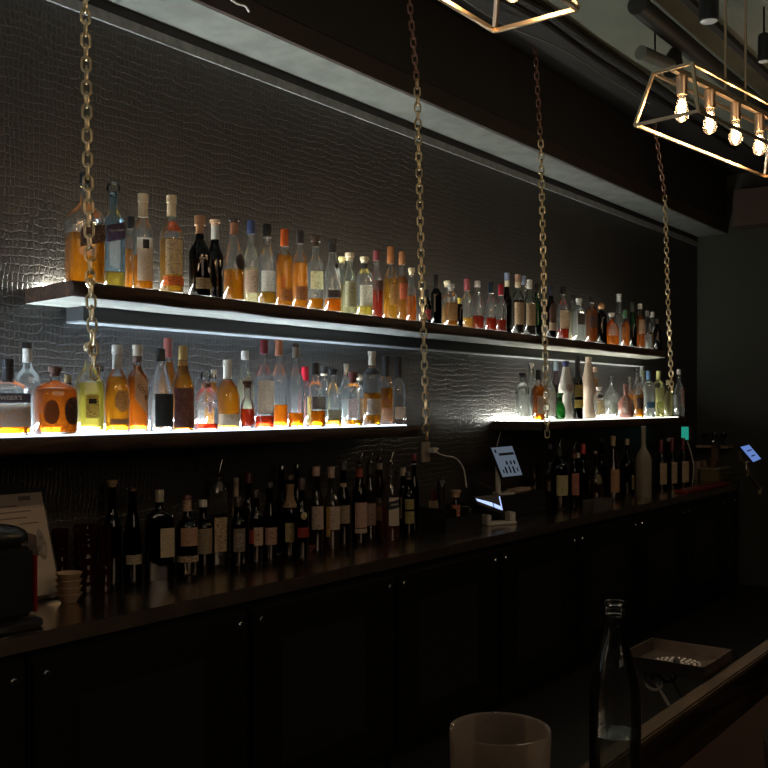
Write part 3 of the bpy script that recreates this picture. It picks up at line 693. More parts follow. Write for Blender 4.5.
low = [
 (8, 359, 42, 2.76, 'std', 'f', ('long', BLK, 24), CLEAR, 'orange', 414, [L_(393.5, 403, (.03, .02, .025), 42, off=15, ink=(.03, .02, .025), txt=("WISER'S", .019, (.55, .5, .42), .5, 0)), L_(404, 427, (.42, .40, .36), 42, off=15, ink=(.5, .30, .15))], "wide flat bottle labelled WISER'S at the left edge"),
 (27.5, 343, 25, b_, 'std', 'o', ('screw', BLK, 6), CLEAR, 'clear', 395, [Fo(349, 363, (.45, .44, .40))], 'tall clear bottle with black top and silver neck, behind'),
 (55, 366.5, 43, 2.765, 'crown', 'q', ('cork', (.10, .055, .04), 10), CLEAR, 'brown', 389, [L_(397, 425, (.05, .03, .025), 23, st='oval', off=34, ink=(.22, .13, .07)), ('emblem', 400, 424, (.35, .10, .02), 20, 'oval', -22, 0., (.22, .07, .02))], 'wide squat cut-glass bottle full of amber whisky'),
 (68, 375, 15, 2.91, 'std', 'o', ('screw', (.14, .10, .05), 8), BROWN, 'dark', 400, [], 'dark bottle peeking out behind the squat cut-glass bottle'),
 (89, 342, 30, 2.80, 'dome', 's', ('ball', (.30, .22, .12), 11), CLEAR, 'yellow', 383, [L_(395, 418, (.70, .50, .10), 26, ink=(.25, .16, .04)), E_(399, 404, (.03, .02, .01), 16)], 'dome-shouldered bottle of yellow liquor behind the chain end'),
 (101, 366, 13, 2.90, 'std', 'o', ('screw', (.05, .04, .035), 6), CLEAR, 'gold', 392, [L_(380, 417, (.30, .28, .18), 60)], 'narrow bottle with olive label behind the chain end'),
 (117, 345, 25, f_, 'dome', 'o', ('long', (.55, .54, .50), 24), CLEAR, 'amber', 377, [E_(390, 412, (.62, .36, .12), 36, st='oval', off=8), L_(419, 424, (.28, .12, .05), 46)], 'round-shouldered amber bottle with tall silver-white cap'),
 (137.5, 345, 21.5, f_, 'std', 'o', ('long', (.60, .55, .46), 11), CLEAR, 'brown', 366, [L_(376, 409, (.70, .50, .30), 44, skew=-.034, off=12, ink=(.64, .45, .27), txt=('LOT 40', .020, (.06, .015, .01), .5, -1.0)), Fo(357, 363, (.12, .07, .06))], 'dark amber bottle with slanting LOT 40 label'),
 (161, 349, 23.5, f_, 'slope', 'o', ('screw', BLK, 13), CLEAR, 'clear', 400, [L_(394, 427, (.02, .025, .025), 56, off=10, ink=(.03, .035, .035))], 'clear bottle with large black label'),
 (168, 338, 20, 2.90, 'slope', 'o', ('screw', (.20, .05, .045), 20), CLEAR, 'amber', 362, [], 'amber bottle with tall dark red cap, behind the black label'),
 (183, 346, 21.5, f_, 'beam', 'o', ('screw', (.48, .34, .12), 14), CLEAR, 'amber', 366, [L_(388, 428, (.20, .09, .10), 68, ink=(.33, .22, .20)), Fo(361, 366, (.40, .22, .06))], 'gold-capped bottle with plum-coloured wraparound label'),
 (206, 371, 25, 2.75, 'dome', 'o', ('ball', (.9, .88, .84), 11), CLEAR, 'red', 424, [E_(397, 413, (.72, .45, .42), 9), E_(403, 407, (.70, .52, .50), 38), Fo(384, 388, (.16, .08, .04))], 'low round bottle with red cross pattern and crystal stopper'),
 (213, 370, 18, 2.89, 'std', 'o', ('metal', (.55, .53, .48), 8), CLEAR, 'amber', 382, [], 'amber bottle with silver cap behind the round bottle'),
 (227.5, 360, 25, m_, 'dome', 'o', ('long', (.62, .58, .50), 19), CLEAR, 'amber', 381, [L_(414, 426, (.50, .42, .30), 60, ink=(.35, .27, .18))], 'amber bottle with ribbed white cap and beige bottom label'),
 (245, 351, 18, 2.90, 'slope', 'o', ('screw', (.50, .48, .42), 9), CLEAR, 'pale', 380, [L_(378, 400, (.45, .36, .26), 55, off=20)], 'clear bottle with black-topped white cap at the back'),
 (247.5, 381, 15, f_, 'round', 'o', ('cork', (.08, .045, .035), 7), CLEAR, 'red', 409, [], 'small round flask of red liquor'),
 (264, 340, 20.5, f_, 'tall', 'o', ('screw', (.22, .025, .04), 14), CLEAR, 'red', 416, [L_(381, 414, (.55, .42, .30), 55, ink=(.42, .32, .22))], 'tall clear bottle with wine-red cap'),
 (279, 340, 18, 2.78, 'tall', 'o', ('screw', (.48, .18, .10), 16), CLEAR, 'orange', 405, [], 'tall clear bottle with copper-red cap and orange liquor'),
 (296, 343.5, 16, f_, 'tall', 'o', ('screw', (.05, .05, .05), 4), CLEAR, 'orange', 413, [Fo(347.5, 358, (.38, .37, .34))], 'tall clear bottle with silver neck and black top'),
 (305, 367, 15, 2.86, 'slope', 'o', ('screw', (.75, .02, .05), 14), (.90, .72, .74), 'pink', 400, [], 'bottle with bright red cap'),
 (315.5, 363, 20, f_, 'std', 'o', ('screw', BLK, 12), CLEAR, 'orange', 411, [L_(397, 409, (.17, .14, .11), 48, off=8), E_(397, 425, (.72, .48, .10), 14, off=-60)], 'clear bottle with black cap, grey label and orange base'),
 (324, 366, 14, 2.89, 'slope', 'o', ('long', (.03, .03, .03), 8), CLEAR, 'pale', 395, [Fo(373, 376, CRM)], 'black-topped clear bottle with cream neck ring, behind'),
 (333, 369, 17.5, f_, 'dome', 'o', ('cork', BLK, 6), CLEAR, 'gold', 419, [L_(410, 420, (.25, .22, .14), 52)], 'round-shouldered clear bottle with small black stopper'),
 (345.5, 364, 13, b_, 'std', 'o', ('metal', (.55, .54, .52), 12), CLEAR, 'clear', 400, [], 'clear bottle with shiny silver cap at the back'),
 (353, 372, 20, f_, 'squat', 's', ('cork', (.12, .035, .03), 11), CLEAR, 'amber', 420, [L_(399, 418, (.72, .56, .52), 30, off=-20), L_(398, 422, (.62, .38, .20), 14, off=40)], 'square clear bottle with dark red stopper and pink label'),
 (359, 374, 13, 2.885, 'std', 'o', ('ball', (.70, .62, .42), 8), CLEAR, 'pale', 400, [], 'clear bottle with cream knob stopper at the back'),
 (372, 351.5, 18, f_, 'squat', 'o', ('long', (.50, .47, .38), 14), CLEAR, 'amber', 393, [L_(399, 415, (.70, .66, .60), 56), Fo(368, 375, BLK)], 'stout bottle with cream top and white label'),
 (385.5, 356, 15.5, m_, 'std', 'o', ('long', BLK, 21), CLEAR, 'amber', 388, [E_(398, 406, (.35, .12, .04), 26, st='oval'), L_(408, 420, (.42, .22, .12), 46)], 'amber bottle with tall black cap and round emblem'),
 (398.5, 357, 15.5, f_, 'bell', 'o', ('long', BLK, 21), CLEAR, 'pink', 420, [L_(407, 419, (.50, .38, .28), 50)], 'clear bell-shaped bottle with tall black cap, rightmost'),
]
for d in low: bottle(GLs, LL, *d, ZL+.0052)
RR = 'on the lower right shelf'
rgt = [
 (522.5, 373, 14.5, 2.87, 'squat', 'o', ('cork', BLK, 4), CLEAR, 'clear', 395, [], 'plain clear bottle with tiny black stopper, leftmost'),
 (531.5, 363, 13, 2.88, 'std', 'o', ('metal', (.6, .6, .58), 6), CLEAR, 'clear', 390, [E_(387, 412, (.08, .08, .07), 40, st='oval')], 'clear bottle with black oval label'),
 (538.5, 370, 13, 2.75, 'std', 's', ('screw', BLK, 10), CLEAR, 'orange', 386, [L_(396, 414, (.68, .55, .42), 36)], 'bright orange bottle with black cap left of the chain'),
 (549.5, 368, 13, 2.78, 'dome', 'o', ('screw', (.30, .31, .31), 9), CLEAR, 'clear', 395, [L_(388, 416, (.66, .64, .58), 56)], 'frosty clear bottle behind the third chain'),
 (556, 361, 11, 2.87, 'tall', 'o', ('screw', (.20, .26, .33), 10), (.45, .34, .42), 'dark', 385, [], 'mauve bottle with blue-grey top'),
 (560, 393, 11, f_, 'round', 'o', ('cork', (.05, .15, .05), 4), GREEN, 'clear', 402, [], 'small round green bottle'),
 (566, 361, 15, 2.79, 'vase', 'o', ('cork', (.03, .04, .14), 8), 'white', None, None, [E_(384, 392, (.45, .32, .28), 30, st='oval')], 'waisted white ceramic bottle with blue stopper'),
 (577.5, 356, 11, f_, 'std', 'o', ('screw', BLK, 28), (.05, .04, .03), 'dark', 400, [L_(385, 397, (.45, .33, .10), 60), L_(400, 408, (.90, .72, .20), 60)], 'tall black-necked bottle with gold labels'),
 (588.5, 357, 15, 2.80, 'vase', 'o', ('cork', (.58, .46, .36), 8), 'tan', None, None, [], 'waisted beige ceramic bottle'),
 (595, 367, 9, 2.885, 'slope', 'o', ('screw', (.35, .22, .16), 5), CLEAR, 'amber', 378, [], 'amber bottle with sloping neck behind the beige ceramic one'),
 (599, 387, 10, f_, 'squat', 'o', ('cork', WHT, 4), CLEAR, 'clear', 400, [L_(394, 398, (.05, .05, .05), 40), L_(401, 414, (.85, .70, .40), 50)], 'small bottle with white cap and black band'),
 (611, 376, 14, m_, 'dome', 'o', ('ball', (.9, .9, .9), 5), CLEAR, 'clear', 395, [L_(404, 413, (.34, .37, .30), 34)], 'round clear bottle with ball stopper and grey-green label'),
 (626, 384, 17, f_, 'round', 'o', ('screw', (.20, .10, .09), 8), 'patterned', None, None, [E_(397, 413, (.62, .50, .44), 16, off=-34, ink=(.05, .03, .03)), E_(399, 411, (.55, .42, .36), 14, off=20, ink=(.05, .03, .03))], 'round maroon patterned ceramic bottle'),
 (630, 377, 9, 2.87, 'std', 'o', ('long', (.06, .055, .05), 5), CLEAR, 'amber', 394, [], 'amber bottle with black and silver cap behind the patterned one'),
 (638.5, 377, 10, f_, 'std', 'o', ('long', (.06, .055, .05), 5), CLEAR, 'amber', 395, [L_(398, 409, (.06, .04, .04), 46)], 'amber bottle with square black label'),
 (637, 367, 8, b_, 'slope', 'o', ('ball', (.9, .9, .88), 5), CLEAR, 'clear', 385, [], 'slim clear bottle with glass ball stopper, behind'),
 (643, 370, 9, 2.87, 'tall', 'o', ('screw', (.09, .10, .07), 6), CLEAR, 'clear', 385, [], 'slim clear bottle with olive-black cap'),
 (648.5, 371, 12.5, f_, 'squat', 'q', ('screw', (.08, .17, .32), 9), CLEAR, 'clear', 385, [E_(402, 408, (.05, .12, .22), 44)], 'clear vodka bottle with blue cap'),
 (658.5, 371, 11.5, f_, 'squat', 's', ('screw', (.52, .55, .24), 9), (.90, .94, .78), 'pale', 388, [E_(402, 408, (.5, .55, .2), 34)], 'square clear bottle with lime-yellow cap'),
 (668.5, 380, 9, f_, 'tall', 'o', ('screw', (.52, .50, .28), 5), (.90, .94, .78), 'pale', 392, [], 'slim yellowish bottle under the rightmost chain'),
 (679, 369.5, 11, f_, 'tall', 'o', ('screw', (.45, .44, .42), 5), CLEAR, 'clear', 395, [L_(388, 406, (.52, .34, .32), 30, off=20)], 'clear tapering bottle with pinkish label, rightmost'),
]
for d in rgt: bottle(GR, RR, *d, ZL+.0052)
ZCt = H-.2645*2.45
CC = 'on the back counter'
R1, R2, R3 = 2.83, 2.925, 2.77
CREAM = (.66, .56, .42)
cnt = [
 (112, 480, 19, R2, 'tall', 'o', ('cork', (.48, .33, .17), 7), DARK, 'dark', 520, [], 'black bottle with tan cork beside the red glasses'),
 (132.5, 487, 18, 2.89, 'slope', 'o', ('ball', (.16, .08, .07), 6), BROWN, 'dark', 520, [L_(554, 563.5, (.50, .42, .30), 60)], 'dark tapering bottle with low cream band label'),
 (159.5, 490, 29, R1, 'squat', 'f', ('screw', (.30, .29, .22), 12), (.20, .07, .05), 'dark', 524, [L_(528, 557, (.68, .56, .38), 34, off=28, ink=(.45, .34, .22))], 'broad dark bottle with tall cream rectangular label'),
 (187, 495, 21.5, R1, 'std', 'o', ('screw', (.10, .03, .03), 5), DARK, 'dark', 520, [L_(527, 545, (.60, .36, .26), 52, ink=(.40, .16, .12)), K_(500, 511, (.60, .42, .32), 150), L_(555, 561, (.60, .48, .34), 78, ink=(.12, .05, .04))], 'dark bottle with rosy label and patterned lower band'),
 (203, 500, 18, 2.91, 'std', 'o', ('screw', (.55, .55, .52), 7), BROWN, 'dark', 520, [L_(528, 553, (.45, .36, .24), 60)], 'white-capped bottle with pale handle loop'),
 (218.5, 460, 18, 2.90, 'squat', 's', ('spout', (.25, .25, .24), 22), CLEAR, 'dark', 515, [L_(517, 551, (.70, .54, .33), 40, ink=(.10, .06, .04))], 'square bottle with steel pourer and cream label of a dark figure'),
 (236, 478, 12, 2.955, 'slope', 'o', ('screw', (.45, .38, .30), 4), 'tan', None, None, [], 'pale stoneware bottle standing behind'),
 (237.5, 497, 16, R1, 'std', 'o', ('screw', (.04, .03, .03), 10), DGREEN, 'dark', 510, [L_(528, 551, (.28, .24, .18), 48, ink=(.08, .06, .05)), L_(533, 547, (.42, .36, .30), 26, ink=(.15, .08, .08)), K_(502, 505, (.42, .38, .32), 100)], 'dark green bottle with framed grey portrait label'),
 (248.5, 473, 15, 2.94, 'tall', 'o', ('screw', (.16, .05, .05), 10), DARK, 'dark', 505, [], 'tall dark bottle with maroon cap, behind'),
 (255.5, 490, 15, R1, 'std', 'o', ('screw', (.03, .02, .02), 8), BROWN, 'dark', 510, [L_(527, 545, (.68, .56, .44), 46, off=14, ink=(.5, .12, .08)), L_(529, 543, (.5, .08, .06), 20, off=-52)], 'dark bottle with cream label edged in red'),
 (269.5, 482, 15, R1, 'slope', 'o', ('screw', (.03, .03, .03), 6), BROWN, 'dark', 505, [L_(527, 544, (.60, .36, .28), 54)], 'sloping dark bottle with salmon label'),
 (281.5, 465, 14, 2.94, 'tall', 'o', ('metal', (.30, .30, .32), 5), DARK, 'dark', 500, [], 'tall slim bottle with grey top, behind the salmon label'),
 (290, 475, 19, R1, 'tall', 'o', ('screw', (.05, .03, .02), 5), DARK, 'dark', 510, [L_(522, 541, (.62, .50, .28), 50, ink=(.26, .22, .10)), K_(484, 507, (.50, .34, .20), 100)], 'dark bottle with tan neck label and yellowish main label'),
 (301.5, 478, 15, R3, 'tall', 'o', ('screw', (.05, .03, .03), 12), DARK, 'dark', 510, [E_(511.5, 519, (.70, .60, .36), 26, st='oval'), L_(527, 537, (.34, .04, .03), 50)], 'black wine bottle with gold seal and red label'),
 (297, 464, 11, 2.945, 'tall', 'o', ('metal', (.22, .24, .22), 5), DGREEN, 'dark', 500, [], 'slim green-black bottle at the back, right of the tan neck label'),
 (316, 467, 15, R1, 'tall', 'o', ('screw', (.44, .30, .26), 9), (.42, .40, .34), 'brown', 505, [L_(506, 529, (.68, .54, .44), 56)], 'clear bottle with pinkish top and square blush label'),
 (318, 466, 11, 2.94, 'tall', 'o', ('screw', (.22, .04, .05), 9), DARK, 'dark', 500, [], 'dark bottle with red capsule behind the blush label'),
 (331, 467, 18, R1, 'tall', 'o', ('screw', (.34, .26, .22), 11), (.60, .62, .54), 'brown', 506, [L_(506, 529, (.70, .57, .47), 42, off=14), E_(506, 536, (.55, .34, .10), 14, off=-40)], 'clear bottle with blush label and hanging golden tag'),
 (343, 461, 14, 2.87, 'tall', 'o', ('screw', (.12, .12, .12), 9), DGREEN, 'dark', 500, [L_(505, 523, (.50, .40, .28), 54), K_(483, 487, (.5, .42, .3), 120)], 'green bottle with tan label between clear bottles'),
 (359.5, 453, 15, R1, 'tall', 'o', ('spout', (.20, .03, .03), 15), DGREEN, 'dark', 500, [L_(502, 527, (.66, .46, .38), 58, ink=(.50, .22, .18)), L_(528, 532.5, (.68, .54, .44), 58), K_(470, 477, (.50, .12, .08), 150)], 'green vermouth-style bottle with pink label and steel pourer'),
 (369.5, 453, 13, 2.90, 'tall', 'o', ('spout', (.05, .05, .05), 14), (.50, .48, .40), 'brown', 500, [L_(503, 525, (.62, .44, .38), 56)], 'clear bottle with steel pourer and dusky pink label'),
 (379, 449, 13, 2.88, 'slope', 'o', ('spout', (.55, .48, .36), 14), (.40, .22, .15), 'brown', 500, [L_(497, 505, (.10, .09, .08), 60, ink=(.10, .09, .08), txt=('CO', .018, (.7, .68, .62), .5, 0)), L_(505.5, 520, (.40, .20, .12), 50)], 'bottle with cream neck, steel pourer and dark label reading CO'),
 (390.5, 452, 18, R3, 'dome', 'o', ('spout', (.05, .05, .06), 16), (.85, .80, .74), 'crimson', 510, [L_(497, 525, (.70, .62, .52), 40, ink=(.68, .60, .50), off=6), L_(500, 508, (.02, .025, .05), 44, skew=.006, off=6, ink=(.02, .025, .05), txt=('APEROL', .0125, (.72, .68, .62), .5, .12))], 'APEROL bottle of red liqueur with steel pourer'),
 (403, 468, 12, 2.92, 'tall', 'o', ('screw', (.45, .38, .28), 8), BROWN, 'dark', 500, [L_(497, 518, (.68, .56, .40), 50)], 'slim bottle with cream label behind the red liqueur'),
 (408, 472, 12, R1, 'std', 'o', ('screw', (.03, .03, .03), 8), DARK, 'dark', 500, [L_(499, 509, (.46, .42, .16), 54), L_(511, 523, (.46, .42, .18), 54), K_(476, 479, (.5, .45, .35), 120)], 'small black bottle with two olive labels'),
 (414, 454, 10, 2.92, 'tall', 'o', ('screw', (.22, .03, .05), 7), DARK, 'dark', 500, [K_(463, 465, (.5, .48, .45), 150)], 'dark bottle with red capsule beside the black caddy'),
 (559.5, 439, 17, 2.74, 'std', 'o', ('spout', (.05, .05, .05), 11), DGREEN, 'dark', 480, [L_(475, 495, (.66, .60, .34), 48, ink=(.40, .36, .18))], 'big green bottle with cream label right of the tablet'),
 (550, 444, 12, 2.84, 'tall', 'o', ('screw', (.10, .09, .08), 5), (.50, .48, .42), 'brown', 475, [L_(481, 491, (.52, .40, .30), 50)], 'clear slender bottle between the tumblers and big green bottle'),
 (574, 442, 10, 2.72, 'tall', 'o', ('spout', (.16, .07, .06), 11), BROWN, 'dark', 475, [L_(473, 495, (.62, .26, .20), 54)], 'slim bottle with red-pink label and steel pourer'),
 (583, 444, 12, 2.76, 'tall', 'o', ('screw', (.45, .05, .06), 10), DGREEN, 'dark', 475, [], 'green bottle with red capsule'),
 (577.5, 453, 9, 2.88, 'tall', 'o', ('screw', (.55, .50, .42), 5), DARK, 'dark', 475, [], 'dark bottle with cream top behind the red capsule'),
 (595.5, 451, 15, 2.74, 'round', 'o', ('ball', (.35, .33, .30), 4), (.50, .36, .28), 'brown', 480, [E_(474, 484, (.25, .22, .14), 30, st='oval')], 'round jug-like bottle with loop handle'),
 (601.5, 438, 10, 2.90, 'tall', 'o', ('screw', (.15, .14, .13), 4), DARK, 'dark', 470, [], 'tall black bottle behind the round jug-like one'),
 (613, 436, 13, 2.74, 'slope', 'o', ('long', (.45, .34, .20), 10), (.45, .22, .14), 'brown', 470, [L_(469, 492, (.55, .33, .20), 48)], 'brown bottle with tan cap and copper label'),
 (627, 439, 14, 2.80, 'tall', 'o', ('screw', (.46, .38, .26), 6), DARK, 'dark', 470, [L_(475, 489, (.60, .48, .26), 24, off=34)], 'black wine bottle with small gold diamond label'),
 (643.5, 426, 15.5, 2.62, 'tall', 'o', ('screw', (.30, .28, .25), 3), 'frost', 'clear', 500, [], 'tall frosted bottle at the counter edge'),
 (661, 440, 12, 2.74, 'tall', 'o', ('screw', (.14, .02, .03), 12), DARK, 'dark', 470, [L_(463, 484, (.68, .52, .36), 40)], 'red-capped wine bottle, leftmost of three alike'),
 (672, 439, 11, 2.76, 'tall', 'o', ('screw', (.14, .02, .03), 12), DARK, 'dark', 468, [L_(462, 483, (.68, .52, .36), 34)], 'red-capped wine bottle, middle of three alike'),
 (683, 438, 12, 2.74, 'tall', 'o', ('screw', (.14, .02, .03), 12), DARK, 'dark', 468, [L_(461, 482, (.68, .52, .36), 40)], 'red-capped wine bottle, rightmost of three alike'),
]
objs = {}
for d in cnt:
    o = bottle(GC, CC, *d, ZCt); objs[d[-1]] = o
def handle(o, z0, z1, r0, out, mat, ang=0.):
    bm = bmesh.new(); c, s = math.cos(ang), math.sin(ang)
    pts = [(r0*c, r0*s, z0), ((r0+out)*c, (r0+out)*s, z0+.25*(z1-z0)), ((r0+out)*c, (r0+out)*s, z0+.75*(z1-z0)), (r0*.45*c, r0*.45*s, z1)]
    tube(bm, arc_pts(pts, 6), .0035, 8); mk('handle', bm, mat, o, True)
handle(objs['white-capped bottle with pale handle loop'], .06, .20, .024, .008, M_wplas, math.pi*.5)
handle(objs['round jug-like bottle with loop handle'], .07, .15, .030, .022, M_wplas, math.pi)

# ------------------------------------------------------------------ back counter and coolers
bm = bmesh.new()
pl_ = [(-1.5, qy(2.45)), (8.05, qy(2.45)), (8.12, qy(2.62)), (8.70, qy(2.62)), (8.70, -.003), (-1.5, -.003)]
lo_ = [bm.verts.new((x, y, ZCt-.047)) for x, y in pl_]; hi_ = [bm.verts.new((x, y, ZCt)) for x, y in pl_]
bm.faces.new(hi_); bm.faces.new(lo_[::-1])
for i in range(6): bm.faces.new((lo_[i], lo_[(i+1) % 6], hi_[(i+1) % 6], hi_[i]))
bmesh.ops.bevel(bm, geom=[e for e in bm.edges if all(v in hi_ for v in e.verts)], offset=.0025, segments=2, affect='EDGES')
for f in bm.faces:
    if f.calc_center_median().y < qy(2.452) and abs(f.normal.y) > .5: f.material_index = 1
tag(mk('counter_top', bm, [M_steel, M_steelf], None, True), 'long brushed steel counter top running below the bottle shelves', 'counter')
tag(boxo('cabinet', (8.13, qy(2.63), .0), (8.70, -.01, ZCt-.050), M_cool), 'plain black cabinet filling the corner at the right wall', 'cabinet')
for i in range(9):
    x0 = .74+.88*i; x1 = min(x0+.876, 8.03)
    r = empty('back_bar_cooler', (x0, qy(2.47), 0))
    W = x1-x0
    boxo('body', (.004, 0, .08), (W-.004, .46, ZCt-.050), M_cool, r)
    boxo('plinth', (.02, .03, .0), (W-.02, .44, .0795), M_black, r)
    bm = bmesh.new(); box(bm, (.012, -.018, .11), (W-.012, -.0005, ZCt-.085), 0, .003)
    dr = mk('door', bm, M_cool, r, True)
    boxo('panel', (.16, -.0215, .24), (W-.22, -.0185, ZCt-.21), M_coolp, dr)
    for kx in (.035, W-.065):
        b2 = bmesh.new(); lathe(b2, [(0, .010), (.004, .012), (.008, .009), (.009, .004)], 12)
        bmesh.ops.transform(b2, matrix=Matrix.Translation((kx+.015, -.0185, ZCt-.125)) @ Matrix.Rotation(math.pi/2, 4, 'X'), verts=b2.verts)
        mk('lock', b2, M_chrome, dr, True)
    place = ['at the left edge under the menu stand', 'below the cream labelled bottle', 'below the bowl and dish', 'below the red liqueur bottle', 'below the payment terminal', 'below the big green bottle', 'below the frosted bottle', 'below the three wine bottles', 'below the far end of the counter'][i]
    tag(r, 'black back bar cooler with round lock '+place, 'cooler', 'black coolers under the back counter')

# ------------------------------------------------------------------ things on the back counter
def lumpy_glass(px, pytop, w, q, label):
    x = X_at(px, q); k = depth(x, q)/F; z1 = H-(pytop-HY)*k; h = z1-ZCt; R = w*k/2
    r = empty('red_glass_tumbler', (x, q-WY, ZCt+.0008))
    prof = []
    for i in range(25):
        t = i/24; prof.append((h*t, R*(.80+.12*t+.08*math.sin(t*math.pi*6)**2)))
    inner = [(h*(1-i/20)+.006*(i/20), R*(.86+.06*(1-i/20))-.003-.12*R*(i/20)) for i in range(21)]
    bm = bmesh.new(); lathe(bm, prof+inner, 28, cap_top=True)
    for v in bm.verts:
        a = math.atan2(v.co.y, v.co.x); s = 1+.035*math.cos(8*a)*math.sin(v.co.z/h*math.pi*5); v.co.x *= s; v.co.y *= s
    mk('glass_body', bm, glass((.34, .08, .055), .5, .07), r, True)
    tag(r, label, 'glass', 'dimpled red glasses')
lumpy_glass(60, 529, 17, 2.90, 'dimpled dark red glass directly behind the stacked beige bowls')
lumpy_glass(86, 525, 26, 2.86, 'dimpled dark red glass right of the stacked beige bowls')
lumpy_glass(105, 526, 12, 2.80, 'dimpled dark red glass beside the tan-corked black bottle')
# stacked beige bowls
q = 2.74
for i, (dz, lab) in enumerate([(0, 'beige wooden bowl beside the menu stand, lowest of the stack'), (.022, 'beige wooden bowl beside the menu stand, second from bottom'),
                              (.044, 'beige wooden bowl beside the menu stand, second from top'), (.066, 'beige wooden bowl beside the menu stand, topmost of the stack')]):
    x = X_at(69, q); r = empty('wooden_bowl', (x, q-WY, ZCt+.0008+dz))
    bm = bmesh.new(); lathe(bm, [(0, .024), (.004, .026), (.016, .034), (.030, .043), (.031, .0425), (.029, .0395), (.020, .034), (.008, .024)], 28); mk('bowl', bm, pbr('pale_turned_wood', (.40, .27, .17), .5), r, True)
    tag(r, lab, 'bowl', 'stack of beige bowls')
# dish and bowl
p = G(268, 557, ZCt); r = empty('round_dish', (p.x, p.y, ZCt+.0008))
lathe_o('dish', [(0, .045), (.004, .052), (.012, .060), (.014, .060), (.012, .056), (.006, .048)], M_bplas, r, 32)
lathe_o('paper_mat', [(.0065, .047), (.0085, .049)], pbr('cream_napkin', (.66, .58, .46), .8), r, 32)
tag(r, 'small black dish lined with white below the salmon labelled bottle', 'dish')
p = G(307, 552, ZCt); r = empty('wooden_bowl', (p.x, p.y, ZCt+.0008))
lathe_o('bowl', [(0, .020), (.004, .023), (.018, .036), (.034, .040), (.034, .037), (.02, .033), (.006, .020)], pbr('red_brown_wood', (.14, .045, .03), .4), r, 28)
tag(r, 'small red-brown bowl under the gold-sealed wine bottle', 'bowl')
# menu stand
A = G(62, 597, ZCt); xs = A.x
r = empty('menu_stand', (xs-.13, A.y, ZCt+.0008))
lean = .12/.35
def mp(x, h, off=0.): return Vector((x, h*lean*.94-off*1.0, .012+h))
bm = bmesh.new()
def quad(bm, pts, th=.002):
    a = [bm.verts.new(p) for p in pts]; b = [bm.verts.new(p+Vector((0, th, 0))) for p in pts]
    bm.faces.new(a); bm.faces.new(b[::-1])
    for i in range(4): bm.faces.new((a[i], b[i], b[(i+1) % 4], a[(i+1) % 4]))
quad(bm, [mp(-.13, 0), mp(.13, 0), mp(.13, .345), mp(-.13, .345)]); mk('panel', bm, M_bplas, r)
bm = bmesh.new(); quad(bm, [mp(-.122, .004, .0022), mp(.122, .004, .0022), mp(.122, .335, .0022), mp(-.122, .335, .0022)], .0014)
sheet = mk('printed_sheet', bm, pbr('cream_menu_paper', (.44, .37, .30), .6), r)
bm = bmesh.new()
quad(bm, [mp(-.13, -.006, .010), mp(.145, -.006, .010), mp(.145, .006, .010), mp(-.13, .006, .010)], .012)
mk('bottom_rail', bm, M_chrome, r)
bm = bmesh.new(); quad(bm, [mp(-.13, .336, .004), mp(.135, .336, .004), mp(.135, .350, .004), mp(-.13, .350, .004)], .008); mk('top_rail', bm, M_chrome, r)
bm = bmesh.new(); bar(bm, (.10, .012, .006), (.10, .125, .006), .008); bar(bm, (-.10, .012, .006), (-.10, .125, .006), .008); bar(bm, (.10, .123, .006), (.10, .118, .30), .006); bar(bm, (-.10, .123, .006), (-.10, .118, .30), .006)
mk('back_frame', bm, M_bplas, r)
for (xa, xb, h) in ((-.10, .02, .295), (-.10, .07, .275), (-.10, .05, .255), (.02, .09, .235), (-.09, .03, .05), (-.09, .04, .035)):
    bm = bmesh.new(); quad(bm, [mp(xa, h, .0032), mp(xb, h, .0032), mp(xb, h+.004, .0032), mp(xa, h+.004, .0032)], .0006)
    mk('printed_line', bm, pbr('menu_ink', (.16, .12, .10), .6), sheet)
bm = bmesh.new(); quad(bm, [mp(.03, .312, .0032), mp(.075, .312, .0032), mp(.075, .326, .0032), mp(.03, .326, .0032)], .0006)
mk('printed_header', bm, pbr('menu_ink', (.16, .12, .10), .6), sheet)
bm = bmesh.new(); cx, ch = -.01, .16
ring = []
for i in range(28):
    a = 2*math.pi*i/28; rr = 1+.10*math.sin(3*a+1)
    ring.append(mp(cx+.095*math.cos(a)*rr, ch+.062*math.sin(a)*rr, .0034))
bm.faces.new([bm.verts.new(p) for p in ring]); mk('printed_photo', bm, pbr('dark_food_photo', (.020, .014, .012), .5, vary=(30, (.07, .045, .035), .3)), sheet)
bm = bmesh.new(); ring = [mp(.085+.018*math.cos(2*math.pi*i/20)*(1-.2*math.sin(2*math.pi*i/20)), .165+.05*math.sin(2*math.pi*i/20), .0040) for i in range(20)]
bm.faces.new([bm.verts.new(p) for p in ring]); mk('printed_goblet', bm, pbr('grey_goblet_print', (.30, .26, .22), .4, vary=(60, (.10, .09, .08), .3)), sheet)
tag(r, 'leaning printed menu sheet in a chrome-edged stand at the left edge', 'menu')
